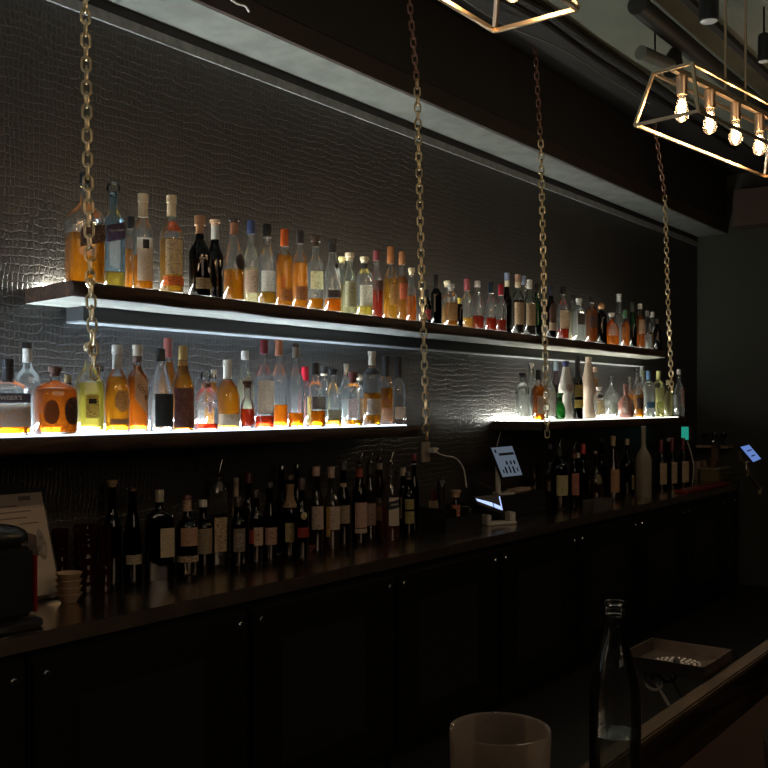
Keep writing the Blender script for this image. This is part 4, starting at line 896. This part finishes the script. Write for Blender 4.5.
# black appliance with red edge, cut by the left border
p = G(0, 640, ZCt); r = empty('coffee_machine', (p.x+.045, qy(2.56), ZCt+.0008))
k = depth(p.x, 2.56)/F
bm = bmesh.new(); box(bm, (-.18, -.055, .035), (.098, .12, .235), 0, .012); mk('body', bm, M_bplas, r, True)
bm = bmesh.new(); lathe(bm, [(0, .085, 3, .7), (.006, .092, 3, .7), (.020, .090, 3, .7), (.030, .070, 3, .7)], 28, cx=.045, cy=-.01); mk('foot', bm, M_bplas, r, True)
bm = bmesh.new(); box(bm, (.0985, -.058, .045), (.105, .060, .21), 0, .002); mk('side_trim', bm, M_red, r, True)
bm = bmesh.new(); bmesh.ops.create_uvsphere(bm, u_segments=24, v_segments=14, radius=1)
bmesh.ops.transform(bm, matrix=Matrix.Translation((.0, .02, .262)) @ Matrix.Diagonal((.115, .075, .042, 1)), verts=bm.verts); mk('head', bm, M_bplas, r, True)
lathe_o('steam_knob', [(.236, .016), (.24, .018), (.262, .018), (.266, .014)], M_chrome, r, 20, cx=.11, cy=.03)
tag(r, 'black countertop coffee machine with red side trim, cut by the left edge', 'appliance')
# white wall socket with plug and cables behind the caddy
p = P(426, 452, 2.99)
r = empty('wall_socket', (p.x, -.001, p.z))
boxo('plate', (-.04, -.010, -.055), (.04, -.0002, .055), pbr('beige_plate', (.30, .25, .19), .5), r, .002)
boxo('plug', (.01, -.05, -.005), (.065, -.011, .022), M_wplas, r, .004)
bm = bmesh.new()
tube(bm, arc_pts([Vector((.03, -.05, .0)), Vector((.06, -.09, -.02)), Vector((.16, -.10, -.04)), Vector((.22, -.11, -.10)), Vector((.235, -.12, -.20))], 8), .004, 8); mk('white_cord', bm, M_wcable, r, True)
bm = bmesh.new()
tube(bm, arc_pts([Vector((.05, -.052, .01)), Vector((.20, -.08, -.09)), Vector((.42, -.12, -.20)), Vector((.60, -.20, -.27))], 8), .003, 8); mk('black_cord', bm, M_cable, r, True)
tag(r, 'beige wall socket with white plug, white and black cords above the caddy', 'socket')
# black bar caddy
a = G(416, 531, ZCt); b = G(464, 527, ZCt)
r = empty('bar_caddy', (a.x+.02, qy(2.70), ZCt+.0008)); Wc = .36
bm = bmesh.new(); box(bm, (0, 0, 0), (Wc, .15, .008)); box(bm, (0, 0, .008), (.006, .15, .12)); box(bm, (Wc-.006, 0, .008), (Wc, .15, .12)); box(bm, (0, .144, .008), (Wc, .15, .12)); box(bm, (0, 0, .008), (Wc, .006, .07)); box(bm, (.12, .006, .008), (.125, .144, .11)); box(bm, (.24, .006, .008), (.245, .144, .11))
mk('box', bm, M_bplas, r)
tag(r, 'black divided bar caddy holding straws and sauces left of the payment terminal', 'caddy')
cxx, cyy = a.x+.02, qy(2.70)
for (dx, dy, h, R, mat, nm, lab, cat) in (
    (.05, .05, .26, .024, M_bplas, 'pepper_mill', 'tall black pepper mill in the caddy under the wall socket', 'mill'),
    (.08, .11, .20, .022, pbr('kraft_card', (.36, .27, .17), .7), 'straw_box', 'kraft box of straws in the black caddy', 'box')):
    o = empty(nm, (cxx+dx, cyy+dy, ZCt+.0095))
    if nm == 'pepper_mill':
        lathe_o('base', [(0, R), (.02, R), (.05, R*.7), (.12, R*.62), (.17, R*.9), (.19, R*.9)], mat, o, 20)
        lathe_o('crown', [(.1905, R*.8), (.20, R*.95), (.235, R*.9), (.25, R*.5), (.252, R*.25), (.26, R*.25)], mat, o, 20)
    else:
        boxo('carton', (-.03, -.018, 0), (.03, .018, .14), mat, o)
        for j in range(9):
            bm = bmesh.new(); x0 = -.024+.006*j
            tube(bm, [(x0, 0, .1405), (x0*1.4, -.004+.003*(j % 3), .19+.004*(j % 4))], .0025, 6); mk('straw', bm, M_black if j % 2 else M_red, o, True)
    tag(o, lab, cat)
o = empty('sauce_bottle', (cxx+.185, cyy+.05, ZCt+.0095))
lathe_o('glass_body', [(0, .021), (.004, .023), (.10, .023), (.125, .018), (.14, .012), (.15, .012)], glass((.55, .10, .05), .4), o, 20)
lathe_o('cap', [(.1505, .014), (.155, .022), (.175, .022), (.182, .028), (.19, .028)], pbr('wooden_cap', (.42, .28, .18), .5), o, 20)
bm = bmesh.new(); lathe(bm, [(.04, .0236), (.115, .0236)], 20, cap_bottom=False, cap_top=False); mk('label', bm, paper((.62, .16, .08), (.66, .5, .38), 60), o, True)
tag(o, 'small red sauce bottle with wooden cap in the black caddy', 'bottle')
o = empty('lime_bowl', (cxx+.30, cyy+.07, ZCt+.0095))
lathe_o('bowl', [(0, .024), (.004, .027), (.06, .040), (.085, .042), (.085, .039), (.06, .036), (.006, .024)], M_alu, o, 24)
tag(o, 'small steel garnish cup at the right end of the black caddy', 'cup')
for j in range(5):
    bm = bmesh.new(); bmesh.ops.create_uvsphere(bm, u_segments=14, v_segments=9, radius=.017)
    ang = j*1.257; o2 = mk('lime_wedge', bm, pbr('lime_green', (.16, .20, .06), .4), None, True)
    o2.location = (cxx+.30+.019*math.cos(ang), cyy+.07+.019*math.sin(ang), ZCt+.0095+.082); o2.scale = (1, .8, .8)
    tag(o2, 'pale green lime piece in the steel garnish cup', 'lime', 'limes in the garnish cup')
# payment terminal on a white cradle
a = P(499, 519, 2.655)
r = empty('payment_terminal', (a.x, a.y, ZCt+.0008), -.45)
bm = bmesh.new(); box(bm, (-.095, -.035, 0), (.095, .035, .018), 0, .005); box(bm, (-.095, -.035, .018), (-.070, .035, .058), 0, .004)
vs = box(bm, (.055, -.03, .018), (.09, .03, .066), 0, .005); mk('cradle', bm, M_wplas, r, True)
T0 = Matrix.Translation((a.x, a.y, ZCt+.0008)) @ Matrix.Rotation(-.45, 4, 'Z'); T0i = T0.inverted()
hc = [T0i @ p for p in (P(474, 496.5, 2.70), P(500, 494.5, 2.665), P(503.5, 511.5, 2.61), P(477, 501, 2.655))]
def hp(u, v, off): 
    n = (hc[1]-hc[0]).cross(hc[3]-hc[0]).normalized(); n = n if (T0.to_3x3() @ n).y < 0 else -n
    return hc[0]*(1-u)*(1-v)+hc[1]*u*(1-v)+hc[2]*u*v+hc[3]*(1-u)*v+n*off
def hplate(name, us, off, th, mat, par):
    bm = bmesh.new(); A = [bm.verts.new(hp(u, v, off)) for u, v in us]; B = [bm.verts.new(hp(u, v, off-th)) for u, v in us]
    bm.faces.new(A); bm.faces.new(B[::-1])
    for i in range(4): bm.faces.new((A[i], B[i], B[(i+1) % 4], A[(i+1) % 4]))
    return mk(name, bm, mat, par)
h = hplate('handset', [(0, 0), (1, 0), (1, 1), (0, 1)], 0, .014, M_bplas, r)
M_scr = emis('blue_white_screen', (.42, .55, .95), 1.4)
hplate('screen', [(.02, .45), (.62, .62), (.62, .95), (.02, .95)], .001, .0008, M_scr, h)
hplate('screen', [(.66, .64), (.93, .74), (.93, .95), (.66, .95)], .001, .0008, M_scr, h)
hplate('lit_edge', [(.94, .12), (.975, .12), (.975, .95), (.94, .95)], .001, .0008, M_scr, h)
tag(r, 'payment terminal with glowing blue-white screen on a white cradle', 'card reader')
# cash drawer, tablet stand
dx0 = X_at(499, 2.765)
r = empty('cash_drawer', (dx0, qy(2.765), ZCt+.0008)); DW = X_at(546, 2.765)-dx0
boxo('body', (0, .004, 0), (DW, .125, .125), M_bplas, r, .004)
boxo('drawer_front', (.008, -.004, .008), (DW-.008, .0035, .10), M_bplas, r, .002)
tag(r, 'black cash drawer under the white tablet stand', 'cash drawer')
zt = ZCt+.1268
q = 2.84; pl = P(498, 480, q)
r = empty('tablet_stand', (pl.x, pl.y, zt))
lathe_o('base_plate', [(0, .063), (.004, .066), (.009, .064), (.010, .05)], M_wplas, r, 32, cx=.065)
kz = P(497, 470, q).z-zt
boxo('post', (-.012, -.010, .0102), (.018, .012, kz), M_wplas, r, .004)
bm = bmesh.new(); tube(bm, arc_pts([(.0, .012, kz-.03), (.06, .05, kz+.06), (.20, .12, kz+.14), (.355, .175, kz+.24), (.36, .176, kz+.27)], 6), .003, 8); mk('power_cord', bm, M_wcable, r, True)
tag(r, 'white tablet stand with round base on the black cash drawer', 'stand')
TL, TR, BR, BL = P(489.5, 447, q+.02), P(512.5, 445, q-.01), P(523.5, 476, q-.06), P(502, 478.5, q-.03)
r = empty('tablet', BL); nrm = (TR-TL).cross(BL-TL).normalized()
if nrm.y > 0: nrm = -nrm
def plate(name, a, b, c, d, off, th, mat, parent):
    bm = bmesh.new(); A = [bm.verts.new(v-BL+nrm*off) for v in (a, b, c, d)]; B = [bm.verts.new(v-BL+nrm*(off-th)) for v in (a, b, c, d)]
    bm.faces.new(A); bm.faces.new(B[::-1])
    for i in range(4): bm.faces.new((A[i], B[i], B[(i+1) % 4], A[(i+1) % 4]))
    return mk(name, bm, mat, parent)
def bl(u, v): return TL*(1-u)*(1-v)+TR*u*(1-v)+BR*u*v+BL*(1-u)*v
plate('case', TL, TR, BR, BL, 0, .010, M_bplas, r)
sc = plate('screen', bl(.05, .03), bl(.96, .03), bl(.96, .96), bl(.05, .96), .001, .0008, emis('pale_blue_screen', (.24, .30, .39), .36), r)
bm = bmesh.new()
for (u0, u1, v0, v1) in ((.12, .2, .10, .20), (.26, .92, .22, .30), (.42, .50, .48, .60), (.60, .68, .48, .60), (.76, .84, .48, .60), (.16, .22, .74, .84), (.28, .36, .66, .86), (.46, .53, .64, .86), (.62, .70, .66, .88), (.80, .86, .72, .84)):
    vs = [bm.verts.new(v-BL+nrm*.0014) for v in (bl(u0, v0), bl(u1, v0), bl(u1, v1), bl(u0, v1))]; bm.faces.new(vs)
mk('screen_print', bm, pbr('dark_ui_blocks', (.02, .03, .05), .4), sc)
tag(r, 'tilted tablet with pale blue lit screen above the white stand', 'tablet')
r = empty('folded_cloth', (pl.x+.14, pl.y, zt+.001))
bm = bmesh.new(); box(bm, (.0, -.04, 0), (.19, .035, .018), 0, .007)
for v in bm.verts: v.co.z += .006*math.sin(v.co.x*40)*(v.co.z > .009)
mk('cloth', bm, pbr('beige_cloth', (.42, .33, .25), .8), r, True)
r.location.x = pl.x+.142
tag(r, 'folded beige cloth beside the tablet stand on the cash drawer', 'cloth')
# stacked tumblers behind the tablet
def tumbler(px, q, z, label, R=.033, h=.088, tint=(.80, .76, .70), grp='stacked bar tumblers'):
    x = X_at(px, q); r = empty('glass_tumbler', (x, q-WY, z+.0008))
    lathe_o('glass_body', [(0, R*.86), (.004, R*.9), (h, R), (h, R-.002), (.012, R*.86), (.010, R*.5)], glass(tint, .3), r, 22)
    tag(r, label, 'glass', grp)
for px, n_ in ((534, 'left'), (544.5, 'right')):
    for j, nm in enumerate(('bottom', 'middle', 'top')):
        tumbler(px, 2.93, ZCt+j*.0900, 'clear bar tumbler, %s of the %s stack behind the tablet' % (nm, n_))
tumbler(524, 2.93, ZCt, 'single clear tumbler behind the tablet, left of the stacks', .03, .18, grp=None)
# clear acrylic napkin box at the counter edge
a = G(603, 512, ZCt); r = empty('acrylic_tray', (a.x, a.y+.03, ZCt+.0008))
bm = bmesh.new()
for (lo, hi) in (((-.14, -.035, 0), (.14, .035, .004)), ((-.14, -.035, .004), (-.137, .035, .075)), ((.137, -.035, .004), (.14, .035, .075)), ((-.137, -.035, .004), (.137, -.032, .075)), ((-.137, .032, .004), (.137, .035, .075))): box(bm, lo, hi)
mk('tray', bm, glass((.80, .74, .68), .5, .08), r)
tag(r, 'low clear acrylic tray at the counter edge beside the frosted bottle', 'tray')
# jar, teal lit gadget, cups, red board
x = X_at(670, 2.93); r = empty('glass_jar', (x, qy(2.93), ZCt+.0008)); k = depth(x, 2.93)/F
hj = H-(438-HY)*k-ZCt
lathe_o('jar', [(0, .034), (.006, .037), (hj*.85, .037), (hj*.9, .030), (hj-.03, .030)], glass((.35, .30, .27), .4), r, 20)
lathe_o('lid', [(hj-.029, .034), (hj-.002, .034), (hj, .030)], M_wplas, r, 20)
tag(r, 'glass jar with white lid behind the three wine bottles', 'jar')
q = 2.80; a = P(686, 441, q); k = depth(a.x, q)/F; r = empty('charging_gadget', (a.x, a.y, ZCt+.0008), math.radians(-70))
boxo('case', (-.042, -.012, a.z-ZCt), (.042, .012, a.z-ZCt+.125), M_bplas, r, .004)
boxo('lit_face', (-.036, -.0135, a.z-ZCt+.01), (.020, -.0125, a.z-ZCt+.115), emis('teal_light', (.03, .50, .36), .5), r)
bm = bmesh.new(); tube(bm, arc_pts([(.01, 0, a.z-ZCt), (.05, 0, (a.z-ZCt)*.6), (.06, .01, (a.z-ZCt)*.3), (.05, .02, .004)], 6), .0045, 8); mk('stem', bm, M_wcable, r, True)
tag(r, 'small teal glowing gadget on a thin stem right of the wine bottles', 'light')
for j in range(2):
    for i in range(4):
        x = X_at(697+j*8, 2.86-.02*j); o = empty('paper_cup', (x, qy(2.86-.02*j), ZCt+.0008+i*.028))
        lathe_o('cup', [(0, .026), (.002, .027), (.07+.0*i, .036), (.072, .038), (.069, .0345), (.004, .025)], pbr('cream_paper_cup', (.42, .32, .25), .6), o, 20)
        tag(o, 'cream paper cup nested in the %s column, %s' % (('left', 'right')[j], ('lowest', 'second from bottom', 'third from bottom', 'topmost')[i]), 'cup', 'stacked paper cups')
a = G(688, 494, ZCt); b = G(734, 485, ZCt)
bm = bmesh.new(); box(bm, (0, 0, 0), ((b.x-a.x), .10, .022), 0, .005)
o = mk('cutting_board', bm, pbr('red_board', (.20, .025, .02), .4), None, True); o.location = (a.x, qy(2.47), ZCt+.0008)
tag(o, 'long thin red cutting board at the far counter edge', 'board')
# brass appliance, beige ledge, hose and phone at the far end
x = X_at(722, 2.66)
r = empty('citrus_press', (x, qy(2.72), ZCt+.0008))
boxo('drip_box', (-.14, -.08, 0), (.14, .08, .10), pbr('olive_brass', (.20, .16, .07), .45, .5), r, .006)
boxo('rim', (-.15, -.085, .1005), (.15, .085, .112), pbr('pale_metal_rim', (.45, .38, .26), .4, .4), r, .003)
boxo('column', (.02, -.02, .1125), (.07, .04, .30), pbr('bronze_column', (.16, .10, .06), .4, .4), r, .006)
lathe_o('cup', [(.113, .03), (.15, .05), (.17, .055)], pbr('bronze_column', (.16, .10, .06)), r, 20, cx=-.06)
bm = bmesh.new(); tube(bm, [(.045, -.03, .28), (-.20, -.05, .34)], .009, 8); mk('lever', bm, M_chrome, r, True)
tag(r, 'brass citrus press with lever at the far end of the counter', 'press')
zl = H-(445-HY)*8.656/F
o = boxo('glass_ledge', (8.56, qy(2.68), zl-.022), (8.708, qy(2.96), zl), pbr('beige_ledge', (.30, .23, .17), .6))
tag(o, 'short beige ledge on the right wall above the citrus press', 'shelf')
for i, (yy, nm) in enumerate(((2.90, 'left'), (2.82, 'middle'), (2.74, 'right'))):
    o = empty('stemmed_glass', (8.63, qy(yy), zl+.0008))
    lathe_o('glass_body', [(0, .028), (.003, .026), (.006, .004), (.05, .004), (.06, .020), (.085, .030), (.11, .027), (.109, .025), (.085, .028), (.062, .018)], glass((.65, .70, .68), .35), o, 18)
    tag(o, 'small stemmed glass on the beige ledge, %s of three' % nm, 'glass', 'glasses on the beige ledge')
q = 2.32
pts = [P(739, 452, q), P(741, 461, q), P(747, 467, q), P(748, 473, q), P(752, 478, q), P(757, 485, q), P(759.5, 490, q)]
bm = bmesh.new(); base = pts[-1].copy()
tube(bm, arc_pts([p-base for p in pts], 5), .013, 10)
r = empty('beer_tap_arm', base); mk('pipe', bm, pbr('olive_pipe', (.24, .19, .11), .45, .4), r, True)
bm = bmesh.new(); pa, pb = P(747.5, 474.5, q)-base, P(725, 474.5, 2.60)-base; tube(bm, [pa, pb], .011, 10); mk('side_pipe', bm, pbr('olive_pipe', (.24, .19, .11)), r, True)
lathe_o('nozzle', [(-.03, .016), (.02, .018), (.022, .013)], pbr('pale_metal_rim', (.45, .38, .26)), r, 14)
tag(r, 'curved olive metal tap arm hanging past the counter end', 'tap')
q = 2.27; TL, TR, BR, BL = P(739, 446.5, q+.02), P(749, 444, q), P(762, 459, q-.01), P(753, 463, q+.01)
nrm = (TR-TL).cross(BL-TL).normalized()
if nrm.y > 0: nrm = -nrm
r = empty('mobile_phone', BL)
plate('case', TL, TR, BR, BL, 0, .010, M_bplas, r)
plate('screen', bl(.08, .04), bl(.94, .04), bl(.94, .96), bl(.08, .96), .001, .0008, emis('blue_phone_screen', (.16, .28, .72), .75), r)
bm = bmesh.new()
for (u0, u1, v0, v1) in ((.3, .8, .30, .36), (.3, .7, .62, .68)):
    vs = [bm.verts.new(v-BL+nrm*.0014) for v in (bl(u0, v0), bl(u1, v0), bl(u1, v1), bl(u0, v1))]; bm.faces.new(vs)
mk('screen_print', bm, pbr('dark_ui_blocks', (.02, .03, .05)), r)
bm = bmesh.new(); m_ = P(746, 462, q+.03)-BL; tube(bm, [(BL*.5+BR*.5)-BL-nrm*.014, m_, P(746.5, 470, q+.02)-BL], .006, 8); mk('holder', bm, M_wplas, r, True)
tag(r, 'phone with bright blue screen held tilted above the tap arm', 'phone')

# ------------------------------------------------------------------ front bar with drip tray
DB = .56; ZB = H-DB
qa, qb, qc = DB/.848, DB/.895, DB/1.035
tag(boxo('bar_rail', (-1.5, qy(qb), ZB-.035), (8.2, qy(qa), ZB+.004), M_railm, None, .003), 'worn brass-brown rail along the inner edge of the front bar', 'rail')
tag(boxo('bar_gutter_board', (-1.5, qy(qc), ZB-.040), (8.2, qy(qb)-.0005, ZB-.006), M_bargrain, None, .002), 'dark grained wooden strip between rail and red-brown bar top', 'board')
tag(boxo('front_counter', (-1.5, qy(-.14), ZB-.045), (8.2, qy(qc)-.0005, ZB), M_bar, None, .004), 'dark red-brown wooden bar top in the lower right corner', 'counter')
tag(boxo('bar_cabinet', (-1.4, qy(.02), 0), (8.1, qy(.60), ZB-.046), M_black), 'black panelled base of the front bar', 'bar')
r = empty('drip_tray', (2.055, qy(.752), H-.53-.028))
bm = bmesh.new(); hx, hy, hh = .090, .090, .028
box(bm, (-hx, -hy, 0), (hx, hy, .003)); box(bm, (-hx, -hy, .003), (-hx+.003, hy, hh)); box(bm, (hx-.003, -hy, .003), (hx, hy, hh)); box(bm, (-hx+.003, -hy, .003), (hx-.003, -hy+.003, hh)); box(bm, (-hx+.003, hy-.003, .003), (hx-.003, hy, hh))
mk('tray', bm, pbr('worn_tray_steel', (.42, .36, .32), .3, 1.0, vary=(20, (.28, .24, .22), .4)), r)
bm = bmesh.new()
for ri in range(1, 5):
    R = .012*ri; nh = 6*ri
    for i in range(nh):
        a = 2*math.pi*i/nh; lathe(bm, [(.0031, .0040), (.0052, .0032)], 8, cx=R*math.cos(a), cy=R*math.sin(a))
mk('drain_grate', bm, M_alu, r, True)
lathe_o('drain_knob', [(.0031, .007), (.012, .006), (.015, .003)], M_bplas, r, 12)
for sx in (-.045, .03):
    bm = bmesh.new(); pts = []
    for i in range(26):
        t = i/25; a = t*math.pi*2.3; R = .010+.016*t
        pts.append((sx, .05+R*math.cos(a)-.02, -.028+R*math.sin(a)))
    pts += [(sx, .0, -.075), (sx, -.06, -.11), (sx, -.088, -.13)]
    tube(bm, pts, .0035, 8); mk('scroll_bracket', bm, pbr('pale_wrought_iron', (.42, .40, .37), .45), r, True)
tag(r, 'square steel drip tray on scroll brackets at the bar rail', 'tray')
# water bottle
dpt = 1.336; u = (615-CX)/F*dpt
bx, bq = dpt*CT+u*ST, dpt*ST-u*CT
r = empty('water_bottle', (bx, qy(bq), ZB+.0008))
kk = dpt/F
def hz(py): return (H-(py-HY)*kk)-ZB
ow = [(0, 22), (.004, 25), (.03, 25.5), (hz(710), 25.5), (hz(690), 24.8), (hz(675), 22.2), (hz(660), 18.2), (hz(645), 13.6), (hz(632), 10.2), (hz(622), 8.6), (hz(616), 8.4), (hz(614.8), 10.2), (hz(611.5), 10.2), (hz(610.5), 9.2), (hz(608.5), 9.2), (hz(607.5), 10.6), (hz(603), 10.6), (hz(601.8), 9.6)]
lathe_o('glass_body', [(z, w_*kk) for z, w_ in ow]+[(hz(602.4), 8.2*kk), (hz(607), 7.8*kk)], glass((.95, .97, .96), .5, 0, 1.1), r, 40, cap_top=False)
lathe_o('water', [(.007, 20*kk), (.01, 23.6*kk), (hz(733), 24.0*kk)], glass((.86, .93, .92), .5, 0, 1.3), r, 40)
tag(r, 'clear glass water bottle, partly filled, on the front bar', 'bottle')
# large glass at the bottom edge
dpt = 1.067; u = (500-CX)/F*dpt
gx, gq = dpt*CT+u*ST, dpt*ST-u*CT; hG = H-.353-ZB
r = empty('tall_glass', (gx, qy(gq), ZB+.0008))
R = .0552
lathe_o('glass_body', [(0, R*.84), (.004, R*.88), (hG*.5, R*.94), (hG-.002, R), (hG, R-.001), (hG-.002, R-.0035), (hG*.5, R*.94-.0035), (.014, R*.82)], glass((.74, .66, .58), .45, .16, 1.6), r, 48)
tag(r, 'wide clear glass with bright rim at the bottom edge of the bar', 'glass')
dpt = 1.30; u = (786-CX)/F*dpt
r = empty('small_glass', (dpt*CT+u*ST, qy(dpt*ST-u*CT), ZB+.0008)); hs = H-.437-ZB
lathe_o('glass_body', [(0, .022), (.003, .024), (hs, .029), (hs, .027), (.012, .021)], glass((.85, .80, .75), .3, .03, 1.6), r, 30)
tag(r, 'small drinking glass cut off by the right edge on the bar', 'glass')

# ------------------------------------------------------------------ pendants
M_bulb = glass((1.0, .93, .82), .5, .035, 1.2)
M_fil = emis('glowing_filament', (1.0, .62, .30), 60.0)
def pendant(A, dirx, label, length=1.02, wid=.222, hgt=.172, inset=.045, nb=5, rods=(.42, .58)):
    """A: lower corner nearest the wall at the near end; dirx: unit direction of the long side"""
    a = math.atan2(dirx[1], dirx[0]); r = empty('pendant_lamp', A, a)
    t = .0095; bw = wid; tw = wid*.62; d0 = -bw; L = length
    B = [(0, 0, 0), (L, 0, 0), (L, -bw, 0), (0, -bw, 0)]; m = (bw-tw)/2
    T = [(inset, -m, hgt), (L-inset, -m, hgt), (L-inset, -m-tw, hgt), (inset, -m-tw, hgt)]
    bm = bmesh.new()
    for i in range(4): bar(bm, B[i], B[(i+1) % 4], t); bar(bm, T[i], T[(i+1) % 4], t); bar(bm, B[i], T[i], t)
    bar(bm, (inset, -bw/2, hgt), (L-inset, -bw/2, hgt), .018)
    mk('frame', bm, M_brass, r)
    for i in range(nb):
        x = L*(.105+.79*i/(nb-1))
        lathe_o('socket', [(hgt-.074, .0175), (hgt-.070, .0185), (hgt-.012, .0185), (hgt-.0095, .012)], M_brass, r, 18, cx=x, cy=-bw/2)
        z = hgt-.075
        o = lathe_o('bulb', [(z, .012), (z-.010, .013), (z-.028, .017), (z-.048, .0225), (z-.062, .0245), (z-.076, .021), (z-.085, .012), (z-.088, .003)], M_bulb, r, 20, cx=x, cy=-bw/2)
        bm = bmesh.new()
        for kx in range(6):
            an = kx*math.pi/3; rr = .009
            tube(bm, [(x+rr*.6*math.cos(an), -bw/2+rr*.6*math.sin(an), z-.014), (x+rr*1.1*math.cos(an), -bw/2+rr*1.1*math.sin(an), z-.066)], .0022, 5)
        mk('filament', bm, M_fil, o)
        d = bpy.data.lights.new('bulb_light', 'POINT'); d.energy = BULB_W; d.color = WARM; d.shadow_soft_size = .012
        lo = bpy.data.objects.new('bulb_light', d); C.objects.link(lo); lo.parent = r; lo.location = (x, -bw/2, z-.042)
    for f in rods:
        bm = bmesh.new(); tube(bm, [(L*f, -bw/2, hgt+.009), (L*f, -bw/2, ZC-.03-A[2])], .005, 8); mk('rod', bm, M_brass, r, True)
    bm = bmesh.new(); box(bm, (L*rods[0]-.06, -bw/2-.03, ZC-.03-A[2]), (L*rods[1]+.06, -bw/2+.03, ZC-.0015-A[2]), 0, .003); mk('ceiling_mount', bm, M_brass, r)
    tag(r, label, 'lamp', 'brass frame pendant lamps')
ZP = H+.92
pendant(Vector((3.086, qy(1.269), ZP)), (1.061, -.14), 'brass frame pendant lamp with four lit filament bulbs showing, right')
pendant(Vector((1.08, qy(1.226), ZP)), (1, 0), 'brass frame pendant lamp cut off by the top edge, near end')

# ------------------------------------------------------------------ ceiling services
def ctube(name, pts, r, mat, label, cat, grp=None):
    bm = bmesh.new(); base = Vector(pts[0]); tube(bm, arc_pts([Vector(p)-base for p in pts], 8), r, 8)
    o = mk(name, bm, mat, None, True); o.location = base; tag(o, label, cat, grp); return o
def onC(px, py, z=ZC-.04):
    d = F*(z-H)/(HY-py); u = (px-CX)/F*d
    return Vector((d*CT+u*ST, d*ST-u*CT-WY, z))
ctube('ceiling_cable', [onC(470, -25), onC(545, 12), onC(600, 50), onC(660, 88), onC(740, 140)], .016, M_cable, 'thick black ceiling cable at the edge of the bare concrete, uppermost', 'cable', 'cables along the ceiling edge')
ctube('ceiling_cable', [onC(455, -22), onC(540, 22), onC(595, 60), onC(655, 98), onC(735, 150)], .011, M_cable, 'black ceiling cable hanging just below the thick one', 'cable', 'cables along the ceiling edge')
ctube('ceiling_cable', [onC(440, -18, ZC-.06), onC(500, 22, ZC-.08), onC(560, 48, ZC-.08), onC(605, 76, ZC-.06), onC(650, 104, ZC-.05)], .005, pbr('grey_cable', (.10, .10, .095), .5), 'thin grey sagging ceiling cable between the two pendant lamps', 'cable', 'cables along the ceiling edge')
ctube('ceiling_wire', [P(222, -8, 2.70), P(236, 3, 2.70), P(245, 6, 2.70), P(249, 12, 2.70)], .004, M_wcable, 'short pale loose wire end at the top edge over the soffit', 'wire')
# dark duct, track and spots
a = onC(645, 13, ZC-.10)
bm = bmesh.new(); tube(bm, [(a.x-.1, a.y, ZC-.09), (XR-.01, a.y, ZC-.09)], .05, 20)
tag(mk('ceiling_duct', bm, pbr('dark_duct', (.016, .017, .015), .6), None, True), 'dark round duct running along the concrete ceiling behind the lamp', 'duct')
a = onC(681, 0, ZC-.05)
o = boxo('lighting_track', (a.x-2.0, a.y-.018, ZC-.035), (XR-.02, a.y+.018, ZC-.0015), M_black); tag(o, 'black lighting track carrying spotlights on the ceiling', 'track')
def spot(px, py, s, lab, tilt=0., mat=M_bplas):
    p = onC(px, py, ZC-.20); r = empty('ceiling_spotlight', p, 0)
    lathe_o('head', [(-.08, .040), (-.076, .044), (.05, .044), (.06, .036)], mat, r, 22)
    lathe_o('lens', [(-.0815, .036), (-.0802, .038)], pbr('frosted_lens', (.55, .55, .52), .3), r, 22)
    bm = bmesh.new(); tube(bm, [(0, 0, .0605), (0, 0, .1985)], .008, 8); mk('stem', bm, mat, r, True)
    r.scale = (s, s, 1); tag(r, lab, 'spotlight', 'ceiling spotlights')
spot(709, 4, 1, 'black cylinder spotlight with pale lens at the top edge')
spot(764, 46, .7, 'black spotlight at the right edge above the pendant lamp')
def shade_spot():
    p = onC(674, 62, ZC-.20); r = empty('ceiling_projector', p)
    lathe_o('shade', [(-.10, .058), (.04, .040), (.07, .020)], pbr('dark_duct', (.035, .037, .034)), r, 22)
    bm = bmesh.new(); tube(bm, [(0, 0, .0705), (0, 0, .1985)], .008, 8); mk('stem', bm, M_bplas, r, True)
    tag(r, 'dark conical ceiling lamp shade behind the end of the right pendant', 'lamp')
shade_spot()
p = onC(655, 58, ZC-.22); r = empty('ceiling_pipe', p, math.radians(-12))
bm = bmesh.new(); tube(bm, [(-.13, 0, 0), (.20, 0, -.01)], .036, 16); mk('pipe', bm, pbr('grey_green_pipe', (.10, .11, .095), .6), r, True)
bm = bmesh.new(); tube(bm, [(0, 0, .0365), (0, 0, .218)], .005, 8); mk('hanger', bm, M_bplas, r, True)
tag(r, 'short grey-green pipe hung from the concrete ceiling left of the cone shade', 'pipe')
for o in list(bpy.data.objects):
    if o.parent is None and o.type == 'EMPTY' and not o.get('category'): print('untagged', o.name)
seen = {}
for wds, *_ in ALL:
    if wds in seen: print('DUP', wds)
    seen[wds] = 1
    if len(wds.split()) > 16: print('LONG', len(wds.split()), wds)
